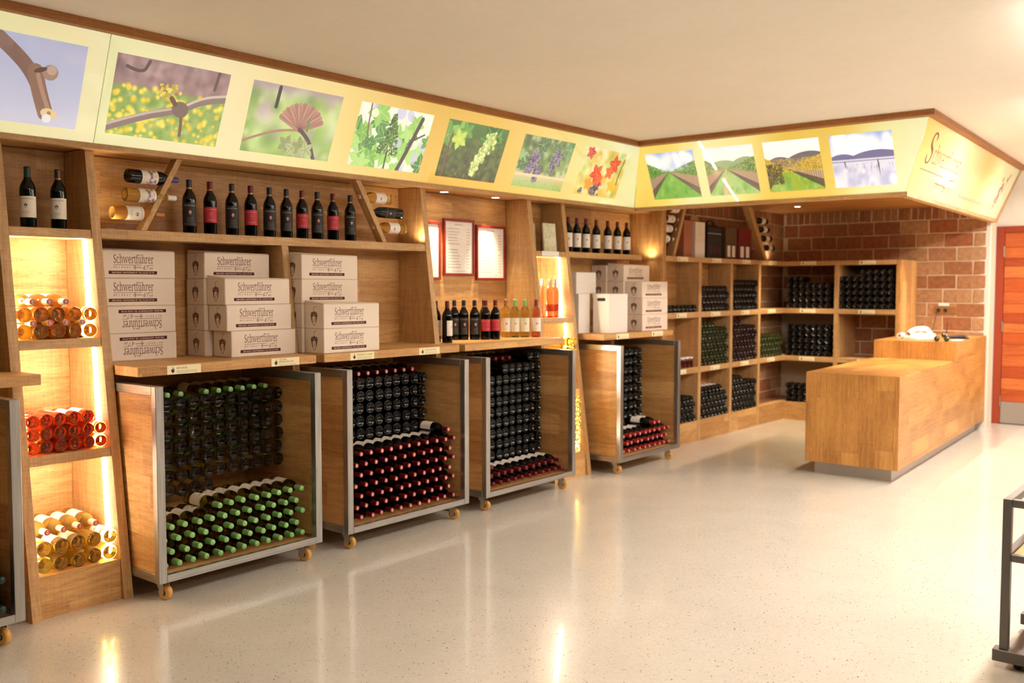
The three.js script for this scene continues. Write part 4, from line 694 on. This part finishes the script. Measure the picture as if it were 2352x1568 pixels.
bottle('labelled_binned_bottle', { ...BD, plain: false, label: LM.white, y0: 0.05, y1: 0.14, seg: 16 }, [8.5, 0.215 + 0.0378 + 4 * 0.0645 + 0.008, -4.85], 'neckRight', 'single dark bottle lying sideways on a stack in the lowest bin');
// bins against the end wall
function endFill(z0, n, level, rowsN, kind, name, where, top = 0, topFrom = 0) {
  const y0 = [1.337, 0.77, 0.215][level] + 0.0378;
  for (let r = 0; r <= rowsN; r++) for (let i = r < rowsN ? 0 : topFrom; i < (r < rowsN ? n : topFrom + top); i++) {
    const o = bottle(name, kind, [EF + 0.014 + rr(-0.004, 0.004), y0 + r * 0.0762 + jit(), z0 + i * 0.078 + jit()], 'stand', `dark wine bottle stacked base out ${where}`, `bottles ${where}`);
    o.quaternion.setFromAxisAngle(new THREE.Vector3(0, 0, 1), -Math.PI / 2);
  }
}
endFill(-4.66, 7, 0, 4, BD, 'end_wall_binned_bottle', 'in the end wall bin nearest the brick corner', 3);
endFill(-4.02, 8, 0, 5, BD, 'end_wall_binned_bottle', 'in the end wall bin filled almost to the top', 5, 3);
endFill(-4.66, 7, 1, 5, BD, 'end_wall_binned_bottle', 'in the middle end wall bin above the counter edge', 0);
endFill(-4.66, 7, 2, 3, BD, 'end_wall_binned_bottle', 'in the lowest end wall bin beside the counter');
// small red jars in the bin beside the rolling bin
const jarG = new THREE.LatheGeometry(V2([[0.0001, 0], [0.036, 0], [0.04, 0.006], [0.04, 0.07], [0.036, 0.078], [0.036, 0.092], [0.0001, 0.092]]), 18);
for (let i = 0; i < 5; i++) { const g = thing('preserve_jar', 'small dark red preserve jar with white lid in the wine bin', 'jar', [8.44 + i * 0.088, 0.7702, -4.77], 'small red jars in the wine bin'); part(g, 'glass_jar', jarG, M.roseJar ?? (M.roseJar = phy({ color: 0x4a0a08, roughness: 0.08, clearcoat: 1 }))); const l = part(g, 'lid', cyl(0.038, 0.038, 0.016, 18), M.capWhite); l.position.y = 0.1; }

// ------------------------------------------------------------------ cartons
const cartonFrontT = canvasTex(1024, 336, (x, W, H) => { // 0.455 x 0.149 m
  x.fillStyle = '#ecdccb'; x.fillRect(0, 0, W, H);
  x.fillStyle = '#6a3a30'; x.save(); x.translate(190, 152); x.font = '150px serif'; const w = x.measureText('Schwertführer').width; x.scale(540 / w, 1.0); x.fillText('Schwertführer', 0, 0); x.restore();
  x.fillStyle = '#7a5246'; x.fillRect(190, 172, 372, 5); x.fillRect(660, 172, 66, 5);
  x.font = 'bold 26px sans-serif'; 'WEINGUT'.split('').forEach((c, i) => x.fillText(c, 190 + i * 35, 214));
  x.fillRect(448, 202, 120, 7); x.fillRect(472, 184, 8, 46); x.fillRect(466, 182, 20, 6); x.fillRect(466, 226, 20, 6);
  x.font = 'italic 76px serif'; x.fillText('47', 572, 234); x.font = 'italic 46px serif'; x.fillText('99', 664, 236);
  x.fillStyle = '#4a1410'; x.fillRect(128, 252, 648, 42); x.fillStyle = '#e8c8b8'; x.font = 'bold 27px sans-serif'; x.save(); x.translate(168, 283); const s = '2504 SOOSS • HAUPTSTRASSE 47 • TEL. 0 22 52 / 87 191'; x.scale(572 / x.measureText(s).width, 1); x.fillText(s, 0, 0); x.restore();
});
const cartonSideT = canvasTex(256, 212, (x, W, H) => { x.fillStyle = '#ecdccb'; x.fillRect(0, 0, W, H); emblem(x, 128, 110, 1.0, '#6f5044'); });
const cartonFrontM = std({ map: cartonFrontT, roughness: 0.85 }), cartonSideM = std({ map: cartonSideT, roughness: 0.85 });
const CWd = 0.455, CHt = 0.1505;
function carton(x, y, z, label, { d = 0.178, flip = false, turn = 0, flap = false, group } = {}) { // x,y,z: front lower left corner
  const g = thing('wine_carton', label, 'carton', [x, y, z], group); g.rotation.y = turn;
  part(g, 'carton_body', boxG(0, CWd, 0, CHt - 0.001, -d, 0, 'x', 0.003), M.carton);
  const f = flip ? [[CWd - 0.004, CHt - 0.004, 0.0004], [0.004, CHt - 0.004, 0.0004], [0.004, 0.004, 0.0004], [CWd - 0.004, 0.004, 0.0004]] : [[0.004, 0.004, 0.0004], [CWd - 0.004, 0.004, 0.0004], [CWd - 0.004, CHt - 0.005, 0.0004], [0.004, CHt - 0.005, 0.0004]];
  part(g, 'printed_front', sheet(...f, 0.0003), cartonFrontM, 'brown lettered carton front');
  part(g, 'printed_side', sheet([-0.0004, 0.004, -d + 0.004], [-0.0004, 0.004, -0.004], [-0.0004, CHt - 0.005, -0.004], [-0.0004, CHt - 0.005, -d + 0.004], 0.0003), cartonSideM, 'carton side with brown crest');
  if (flap) part(g, 'lid_flap', hexG([[0.006, CHt, -d], [CWd - 0.006, CHt, -d], [CWd - 0.006, CHt, -0.002], [0.006, CHt, -0.002]], [[0.006, CHt + 0.02, -d], [CWd * 0.5, CHt + 0.008, -d], [CWd - 0.006, CHt + 0.002, -0.002], [0.006, CHt + 0.002, -0.002]]), M.carton, 'slightly lifted lid flap');
}
const Y0 = 1.1925, rank = ['lowest', 'second from below', 'third from below', 'topmost'];
for (let i = 0; i < 4; i++) carton(2.585 + [0.004, 0.001, 0.0, 0.003][i], Y0 + i * CHt, -4.925, `white wine carton ${i < 2 ? 'with upside-down lettering' : 'with upright lettering'}, ${rank[i]} beside the lit bay`, { d: 0.155, flip: i < 2, flap: i === 3 });
for (let i = 0; i < 3; i++) carton([3.245, 3.222, 3.215][i], Y0 + i * CHt, -4.7 + [0.012, 0.004, 0][i], `white lettered carton ${rank[i]} in the front of the middle stack`, { d: 0.176, flap: i === 2 });
for (let i = 0; i < 4; i++) carton(i === 3 ? 3.205 : 3.2 - 0.0 * i, Y0 + i * CHt, -4.882, i === 3 ? 'white lettered carton topmost in the rear of the middle stack' : `white carton ${rank[i]} in the rear of the middle stack`, { d: 0.178, flap: i === 3 });
for (let i = 0; i < 2; i++) carton(3.776 + i * 0.0, Y0 + i * CHt, -4.515, i ? 'white lettered carton upper one at the front edge beside the empty shelf' : 'white lettered carton lower one at the front edge beside the empty shelf', { flap: i === 1 });
for (let i = 0; i < 4; i++) carton(3.76, Y0 + i * CHt, -4.698, i < 2 ? `white carton ${rank[i]} behind the two front edge cartons` : i === 2 ? 'white lettered carton above and behind the two front edge cartons' : 'white lettered carton topmost next to the divider', { flap: i === 3 });
for (let i = 0; i < 3; i++) carton(7.5 + [0.006, 0.004, 0][i], Y0 + i * CHt, -4.553, `lettered carton ${['lowest', 'in the middle', 'topmost'][i]} in front by the corner bins`);
for (let i = 0; i < 4; i++) carton(7.475, Y0 + i * CHt, -4.735, i === 3 ? 'lettered carton topmost in the middle row of the corner stack' : `carton ${rank[i]} in the middle row of the corner stack, crest side seen`, { flap: i === 3 });
for (let i = 2; i < 4; i++) carton(7.46, Y0 + i * CHt, -4.915, i === 3 ? 'carton topmost in the rear row of the corner stack' : 'carton below the top in the rear row of the corner stack', { d: 0.168 });
function plainBox(w, h, d, pos, label, hole) {
  const g = thing('plain_white_box', label, 'box', pos); part(g, 'box_body', boxG(0, w, 0, h, -d, 0, 'x', 0.003), M.white);
  if (hole) { const s = new THREE.Shape(); s.absarc(-0.03, 0, 0.014, Math.PI / 2, -Math.PI / 2, false); s.absarc(0.03, 0, 0.014, -Math.PI / 2, Math.PI / 2, false); const m = part(g, 'hand_hole_shade', new THREE.ExtrudeGeometry(s, { depth: 0.002, bevelEnabled: false }), M.black, 'black oval plate for the shade in the hand hole'); m.rotation.y = -Math.PI / 2; m.position.set(0.0005, h - 0.05, -d / 2); }  // no opening cut: thin black plate painted in for the shade inside
  else part(g, 'lid_seam', boxG(-0.0005, w + 0.0005, h * 0.5 - 0.001, h * 0.5 + 0.001, -d, 0.0005, 'x', 0.0002), M.carton);
}
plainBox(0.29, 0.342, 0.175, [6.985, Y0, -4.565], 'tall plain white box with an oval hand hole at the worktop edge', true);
plainBox(0.17, 0.342, 0.15, [6.805, Y0, -4.765], 'tall plain white box half hidden behind the one with the hand hole');
plainBox(0.3, 0.186, 0.16, [6.79, Y0 + 0.3425, -4.78], 'low plain white box lying on top of a tall white one');

// ------------------------------------------------------------------ price lists, tags, booklets
const listT = canvasTex(320, 400, (x, W, H) => { x.fillStyle = '#f6f1ea'; x.fillRect(0, 0, W, H); lines(x, 1, 110, 210, 24, 10, 5, '#8a8078'); for (let i = 0; i < 14; i++) { const y = 56 + i * 23; if (i === 6) continue; lines(x, 1, 30, rr(140, 190), y, 8, 4, '#7d746c'); if (i % 2) lines(x, 1, 60, rr(150, 200), y + 8, 8, 2, '#b0a89e'); lines(x, 1, 252, 290, y, 8, 4, '#7d746c'); } lines(x, 1, 70, 250, 384, 8, 4, '#9a9086'); });
const listM = std({ map: listT, roughness: 0.7 });
[[5.04, 5.4, 1.651, 2.091, 'red-framed price list half hidden behind the slanted upright'], [5.435, 5.793, 1.683, 2.123, 'red-framed price list hanging slightly higher between two others'], [5.818, 6.182, 1.65, 2.09, 'red-framed price list next to the narrow lit bay']].forEach(([a, b, y0, y1, l]) => {
  const g = thing('framed_price_list', l, 'picture frame', [(a + b) / 2, y0, ZB]), w = (b - a) / 2, h = y1 - y0, t = 0.019;
  for (const [n, ...q] of [['frame_rail', -w, w, 0, t, 0.0005, 0.022], ['frame_rail', -w, w, h - t, h, 0.0005, 0.022], ['frame_stile', -w, -w + t, t, h - t, 0.0005, 0.022], ['frame_stile', w - t, w, t, h - t, 0.0005, 0.022]]) part(g, n, boxG(...q), M.redFrame);
  part(g, 'printed_sheet', sheet([-w + t, t, 0.01], [w - t, t, 0.01], [w - t, h - t, 0.01], [-w + t, h - t, 0.01], 0.008), listM);
});
const tagTex = (words) => canvasTex(384, 96, (x, W, H) => { x.fillStyle = '#f0e2b6'; x.fillRect(0, 0, W, H); x.fillStyle = '#26241e'; x.beginPath(); x.moveTo(58, 40); x.quadraticCurveTo(92, 44, 78, 66); x.lineTo(64, 84); x.lineTo(46, 66); x.quadraticCurveTo(36, 44, 58, 40); x.fill(); x.strokeStyle = '#6d7a50'; x.lineWidth = 5; x.beginPath(); x.moveTo(60, 40); x.quadraticCurveTo(54, 22, 70, 12); x.stroke(); x.fillStyle = '#9a4a36'; x.beginPath(); x.arc(70, 36, 8, 0, 7); x.fill();
  x.fillStyle = '#2e281e'; if (words.length) { x.font = '27px serif'; words.forEach((t, i) => x.fillText(t, 104, (words.length > 1 ? 28 : 40) + i * 28)); }
  lines(x, words.length > 1 ? 1 : 2, 104, 340, words.length > 1 ? 84 : 62, 18, 4, '#5a5242'); });
function shelfTag(t, pos, label, turn = 0, w = 0.198, h = 0.046) {
  const g = thing('shelf_tag', label, 'tag', pos); g.rotation.y = turn;
  part(g, 'tag_card', sheet([0, 0, 0.0016], [w, 0, 0.0016], [w, h, 0.0016], [0, h, 0.0016], 0.0014), std({ map: t, roughness: 0.6 }));
}
shelfTag(tagTex(['RIVANER']), [2.717, 1.143, -4.49], 'cream tag lettered Rivaner on the worktop edge');
shelfTag(tagTex(['GELBER', 'MUSKATELLER']), [3.37, 1.1425, -4.49], 'cream two-line tag on the worktop edge near the divider');
shelfTag(tagTex(['ZWEIGELT CLASSIC']), [3.962, 1.1425, -4.49], 'cream tag lettered Zweigelt Classic on the worktop edge');
shelfTag(tagTex(['ROTER DESSERT']), [4.565, 1.1425, -4.49], 'cream tag on the worktop edge below the empty carton shelf');
const blankTag = tagTex([]), tagAt = ['under the copper gift box', 'under the black gift carrier', 'under the red gift box', 'before the brick corner'];
shelfTag(blankTag, [6.978, 1.143, -4.49], 'cream tag on the worktop edge under the plain white boxes');
shelfTag(blankTag, [7.567, 1.144, -4.49], 'cream tag on the worktop edge under the corner carton stack');
[8.425, 9.155, 9.87, 10.57].forEach((x, i) => {
  shelfTag(blankTag, [x, 1.848, CF + 0.001], `small cream tag on the top board of the wine bins ${tagAt[i]}`, 0, 0.205, 0.045);
  shelfTag(blankTag, [x - 0.01, 1.286, CF - 0.001], `small cream tag on the upper bin shelf, ${['first', 'second', 'third', 'fourth'][i]} column from the tall panel`, 0, 0.205, 0.045);
  shelfTag(blankTag, [x - 0.01, 0.718, CF - 0.001], `small cream tag on the lower bin shelf, ${['first', 'second', 'third', 'fourth'][i]} column from the tall panel`, 0, 0.205, 0.045);
});
[[-4.52, 'nearest the brick corner'], [-3.83, 'nearest the counter']].forEach(([z, w]) => [[1.848, EF, 'top board'], [1.286, EF + 0.001, 'upper shelf'], [0.718, EF + 0.001, 'lower shelf']].forEach(([y, x, l]) => shelfTag(blankTag, [x, y, z], `small cream tag on the ${l} of the end wall bins ${w}`, -Math.PI / 2, 0.19, 0.045)));
const bookT = canvasTex(192, 256, (x, W, H) => { x.fillStyle = '#d3d0b4'; x.fillRect(0, 0, W, H); blobs(x, 70, W, H, 8, 30, ['#c4c6a4', '#dcdcc8', '#b8bc98', '#e4e2d2'], 0.6); x.fillStyle = '#e0cc3a'; x.fillRect(30, 196, 52, 26); lines(x, 2, 50, 150, 60, 20, 3, '#9a9a7c'); });
for (const [x, z, l, tz] of [[6.44, -4.86, 'pale green booklet with yellow mark standing in the narrow lit bay', -0.06], [6.272, -4.95, 'pale green booklet half hidden by the upright of the narrow lit bay', 0]]) {
  const g = thing('booklet', l, 'book', [x, 1.8905, z]); g.rotation.x = -0.08;
  part(g, 'pages', boxG(0.002, 0.172, 0, 0.238, -0.014, -0.001, 'y', 0.001), M.paper); part(g, 'cover', sheet([0, 0, 0], [0.174, 0, 0], [0.174, 0.24, 0], [0, 0.24, 0], 0.0008), std({ map: bookT, roughness: 0.5 }));
}
single('price_card', boxG(6.34, 6.58, 1.852, 1.892, zf(1.87), zf(1.87) + 0.002, 'x', 0.0005), M.paper, 'white price card on the shelf edge under the booklets', 'tag');

// ------------------------------------------------------------------ gift packaging on the wine bins
const TB = 1.8955, GZ = -4.79;
single('gift_box', boxG(8.69, 8.87, TB, 2.27, GZ - 0.12, GZ, 'y', 0.002), std({ color: 0xa8684c, roughness: 0.45 }), 'tall copper coloured gift box on the wine bins', 'box');
{ const g = thing('gift_box', 'tall white gift box with a round brown top on the wine bins', 'box', [8.93, TB, GZ]);
  part(g, 'box_body', boxG(0, 0.21, 0, 0.37, -0.12, 0, 'y', 0.002), M.white); const s = new THREE.Shape(); s.moveTo(0.015, 0); s.lineTo(0.195, 0); s.lineTo(0.195, 0.02); s.absarc(0.105, 0.02, 0.09, 0, Math.PI, false); const m = part(g, 'round_top', new THREE.ExtrudeGeometry(s, { depth: 0.004, bevelEnabled: false }), std({ color: 0xb88a54, roughness: 0.6 })); m.position.set(0, 0.3701, -0.07); m.scale.y = 0.7; }
{ const g = thing('bottle_carrier', 'black cardboard carrier with handle and three bottles on the wine bins', 'box', [9.2, TB, GZ]);
  const bk = std({ color: 0x17171a, roughness: 0.55 }); part(g, 'carrier_body', boxG(0, 0.32, 0, 0.33, -0.1, 0, 'y', 0.003), bk);
  part(g, 'carrier_roof', hexG([[0, 0.33, -0.1], [0.32, 0.33, -0.1], [0.32, 0.33, 0], [0, 0.33, 0]], [[0.03, 0.36, -0.055], [0.27, 0.36, -0.055], [0.27, 0.36, -0.045], [0.03, 0.36, -0.045]]), bk);
  const h = part(g, 'handle', new THREE.TorusGeometry(0.06, 0.012, 8, 20, Math.PI), bk); h.position.set(0.14, 0.36, -0.05); h.scale.set(1.3, 0.75, 1);
  part(g, 'print_line', boxG(0.01, 0.31, 0.262, 0.266, 0, 0.0008, 'x', 0.0002), M.white);
  for (let i = 0; i < 3; i++) { part(g, 'window', boxG(0.05 + i * 0.09, 0.095 + i * 0.09, 0.02, 0.17, 0, 0.001, 'y', 0.0003), M.black); part(g, 'label', boxG(0.06 + i * 0.09, 0.085 + i * 0.09, 0.06, 0.13, 0.001, 0.002, 'y', 0.0003), M.capRed); } }
for (const [x, w, c, l] of [[9.62, 0.27, 0x5d4630, 'brown gift box with two white-labelled windows on the wine bins'], [9.93, 0.33, 0x6d0f12, 'dark red gift box with two white-labelled windows on the wine bins']]) {
  const g = thing('gift_box', l, 'box', [x, TB, GZ]); part(g, 'box_body', boxG(0, w, 0, 0.348, -0.1, 0, 'y', 0.002), std({ color: c, roughness: 0.5 }));
  for (const k of [0.1, 0.52]) { part(g, 'window', boxG(w * k + w * 0.02, w * k + w * 0.34, 0.01, 0.165, 0, 0.001, 'y', 0.0003), M.black); part(g, 'label', boxG(w * k + w * 0.05, w * k + w * 0.31, 0.025, 0.15, 0.001, 0.002, 'y', 0.0003), M.white); }
}

// ------------------------------------------------------------------ counter
{
  const g = thing('oak_counter', 'stepped oak sales counter on a steel plinth', 'counter');
  const rz = (x) => -2.405 - (x - 7.92) * 0.0535, lz = (x) => -3.178 - (x - 7.92) * 0.057;
  const foot = (a, b, dl = 0, dr = 0) => [[a, lz(a) + dl], [b, lz(b) + dl], [b, rz(b) - dr], [a, rz(a) - dr]], lay = (f, y) => f.map(([x, z]) => [x, y, z]);
  const b = foot(7.92, 11.02), s = foot(9.98, 11.019), e = [[11.021, -3.345], [11.61, -3.345], [11.61, rz(11.61)], [11.021, rz(11.02)]], k = foot(8.0, 11.5, 0.06, 0.07);
  part(g, 'low_body', hexG(lay(b, 0.11), lay(b, 0.872), 'x'), M.oakCounter);
  part(g, 'raised_top', hexG(lay(s, 0.8722), lay(s, 1.052), 'x'), M.oakCounter);
  part(g, 'rear_body', hexG(lay(e, 0.11), lay(e, 1.0515), 'x'), M.oakCounter);
  part(g, 'plinth', hexG(lay(k, 0), lay(k, 0.1095)), M.zinc, 'brushed steel plinth');
}
const TY = 1.0525;
{ // desk phone
  const g = thing('desk_phone', 'white desk phone lying on the raised counter top', 'phone', [10.55, TY, -3.02]); g.rotation.y = -0.35;
  part(g, 'base', hexG([[-0.16, 0, -0.1], [0.16, 0, -0.1], [0.16, 0, 0.1], [-0.16, 0, 0.1]], [[-0.15, 0.02, -0.09], [0.15, 0.06, -0.09], [0.15, 0.05, 0.09], [-0.15, 0.015, 0.09]]), M.white);
  const c = new THREE.CatmullRomCurve3([[-0.17, 0.05, 0], [-0.1, 0.085, 0], [0.02, 0.1, 0], [0.13, 0.09, 0], [0.19, 0.05, 0]].map((p) => new THREE.Vector3(...p)));
  part(g, 'handset', new THREE.TubeGeometry(c, 24, 0.026, 12), M.white);
}
{ const g = thing('paper_roll', 'white paper roll end lying beside the desk phone', 'paper', [10.42, TY + 0.031, -3.16]); const m = part(g, 'roll', cyl(0.03, 0.03, 0.12, 20), M.paper); m.rotation.z = Math.PI / 2; const k = part(g, 'core', cyl(0.012, 0.012, 0.122, 14), std({ color: 0x7a6a9a, roughness: 0.7 })); k.rotation.z = Math.PI / 2; }
{ const g = thing('glass_stopper', 'shiny green-gold ornament on the counter edge before the phone', 'ornament', [10.05, TY, -2.66]); const gm = phy({ color: 0x3a3a10, roughness: 0.08, clearcoat: 1, metalness: 0.4 });
  for (const [x, y, z, r] of [[0, 0.028, -0.045, 0.028], [0.01, 0.028, 0.045, 0.028], [0.02, 0.066, 0.015, 0.024]]) { const m = part(g, 'bead', new THREE.SphereGeometry(r, 20, 14), gm); m.position.set(x, y, z); m.scale.set(1.1, 1, 1); } }
{ const g = thing('folder', 'dark blue folder lying on the counter beside the phone', 'folder', [10.8, TY, -2.72]); g.rotation.y = 0.4; part(g, 'cover', boxG(-0.14, 0.14, 0, 0.012, -0.11, 0.11, 'x', 0.002), std({ color: 0x1a2030, roughness: 0.5 })); const f = part(g, 'flap', boxG(-0.14, 0.14, 0.0125, 0.018, -0.11, 0.1, 'x', 0.002), std({ color: 0x222a3c, roughness: 0.5 })); f.rotation.x = -0.06; f.position.y = 0.006; }
single('receipt_sheet', boxG(10.3, 10.5, TY, TY + 0.002, -2.64, -2.56, 'x', 0.0005), M.paper, 'white receipt sheet near the counter edge', 'paper');
{ const g = thing('ballpoint_pen', 'dark pen standing in a small holder on the counter', 'pen', [10.95, TY, -2.86]); const h = part(g, 'holder', cyl(0.015, 0.02, 0.04, 14), M.white); h.position.y = 0.02; const p = part(g, 'pen', cyl(0.006, 0.005, 0.13, 10), std({ color: 0x3a1414, roughness: 0.4 })); p.position.set(0.01, 0.1, 0.01); p.rotation.z = -0.25; }
{ // wall socket and cable
  const g = thing('wall_socket', 'brown double wall socket set in the brick wall over the counter', 'socket', [BW + 0.004, 1.325, -3.04]);
  part(g, 'plate', boxG(-0.014, 0, -0.042, 0.042, -0.125, 0.12, 'z', 0.004), std({ color: 0x9a6a3a, roughness: 0.5 }));
  for (const z of [-0.075, 0.0]) { const o = part(g, 'outlet', new THREE.TorusGeometry(0.024, 0.004, 8, 20), std({ color: 0x7a5230, roughness: 0.5 })); o.rotation.y = Math.PI / 2; o.position.set(-0.015, 0, z); const k = part(g, 'recess', cyl(0.02, 0.02, 0.002, 18), M.rubber); k.rotation.z = Math.PI / 2; k.position.set(-0.0145, 0, z); }
  part(g, 'switch', boxG(-0.017, -0.0145, -0.03, 0.03, 0.05, 0.105, 'y', 0.002), std({ color: 0x9a6a3a, roughness: 0.5 }));
}
single('note_card', boxG(BW - 0.012, BW - 0.0095, 1.376, 1.41, -3.115, -3.0, 'z', 0.0005), M.paper, 'small white note card above the wall socket', 'card');
{ const c = new THREE.CatmullRomCurve3([[BW - 0.03, 1.325, -3.115], [BW - 0.05, 1.26, -3.13], [11.45, 1.14, -3.12], [11.2, 1.075, -3.1], [10.8, 1.06, -3.06]].map((p) => new THREE.Vector3(...p))); single('power_cable', new THREE.TubeGeometry(c, 30, 0.004, 8), M.rubber, 'thin dark cable from the wall socket down to the phone', 'cable'); }

// ------------------------------------------------------------------ door
const doorT = rep(oakTex(false, 7, [214, 122, 58], [140, 58, 20], 0.2), 1 / 1.1);
const doorTones = [0xffffff, 0xf0d8c4, 0xd8a890, 0xe8c0a0, 0xf4e0d0].map((c) => std({ map: doorT, color: c, roughness: 0.4 }));
{
  const d = new THREE.Group(); d.name = 'door_1'; d.userData.kind = 'structure'; d.position.set(12.27, 0, -2.66); scene.add(d);
  const fr = std({ color: 0x9a3a16, roughness: 0.42 });
  part(d, 'frame_stile', boxG(-0.05, -0.001, 0, 2.29, 0, 0.085, 'y', 0.003), fr); part(d, 'frame_stile', boxG(-0.05, -0.001, 0, 2.29, 1.05, 1.135, 'y', 0.003), fr); part(d, 'frame_head', boxG(-0.05, -0.001, 2.215, 2.29, 0.086, 1.049, 'z', 0.003), fr);
  const hs = [0.262, 0.4, 0.535, 0.67, 0.8, 0.93, 1.06, 1.175, 1.286, 1.398, 1.535, 1.698, 1.828, 1.922, 2.05, 2.213];
  for (let i = 0; i < hs.length - 1; i++) part(d, 'board', boxG(-0.04, -0.002, hs[i] + 0.001, hs[i + 1] - 0.001, 0.088, 1.047, 'z', 0.003), doorTones[(i * 7 + 3) % 5]);
  part(d, 'kick_plate', boxG(-0.043, -0.002, 0.012, 0.261, 0.088, 1.047, 'z', 0.002), M.zinc, 'brushed metal kick plate');
  for (const y of [0.27, 1.135, 2.0]) { const h = part(d, 'hinge', cyl(0.009, 0.009, 0.12, 12), M.hinge); h.position.set(-0.058, y, 0.087); }
  part(d, 'handle', new THREE.TubeGeometry(new THREE.CatmullRomCurve3([[-0.042, 1.05, 0.98], [-0.09, 1.05, 0.98], [-0.1, 1.05, 0.95], [-0.1, 1.05, 0.86]].map((p) => new THREE.Vector3(...p))), 16, 0.01, 10), M.hinge);
  shade(d);
}
// ------------------------------------------------------------------ metal trolley at the picture edge
{
  const g = thing('metal_trolley', 'grey metal trolley frame with a wooden tray, cut by the picture edge', 'trolley', [4.36, 0, -0.875]), m = M.steelDark, W = 0.55, D = 0.8;
  for (const x of [0, W]) for (const z of [0, D]) part(g, 'post', boxG(x - 0.017, x + 0.017, 0.05, 0.72, z - 0.017, z + 0.017, 'y', 0.002), m);
  for (const x of [0, W]) { part(g, 'side_rail', boxG(x - 0.016, x + 0.016, 0.688, 0.72, 0.018, D - 0.018, 'z', 0.002), m); part(g, 'side_rail', boxG(x - 0.016, x + 0.016, 0.46, 0.49, 0.018, D - 0.018, 'z', 0.002), m); part(g, 'base_rail', boxG(x - 0.03, x + 0.03, 0.035, 0.085, -0.04, D + 0.04, 'z', 0.002), m); }
  for (const z of [0, D]) { part(g, 'end_rail', boxG(0.018, W - 0.018, 0.688, 0.72, z - 0.016, z + 0.016, 'x', 0.002), m); part(g, 'end_rail', boxG(0.018, W - 0.018, 0.46, 0.49, z - 0.016, z + 0.016, 'x', 0.002), m); }
  part(g, 'tray', boxG(0.018, W - 0.018, 0.466, 0.484, 0.018, D - 0.018, 'z', 0.001), M.oakPanel);
  part(g, 'lower_tray', boxG(0.031, W - 0.031, 0.04, 0.056, 0, D, 'z', 0.001), m);
  for (const x of [0.03, W - 0.03]) for (const z of [0.05, D - 0.05]) { const w = part(g, 'wheel', cyl(0.0175, 0.0175, 0.02, 16), M.rubber); w.rotation.z = Math.PI / 2; w.position.set(x, 0.0175, z); }
}
renderer.render(scene, camera);
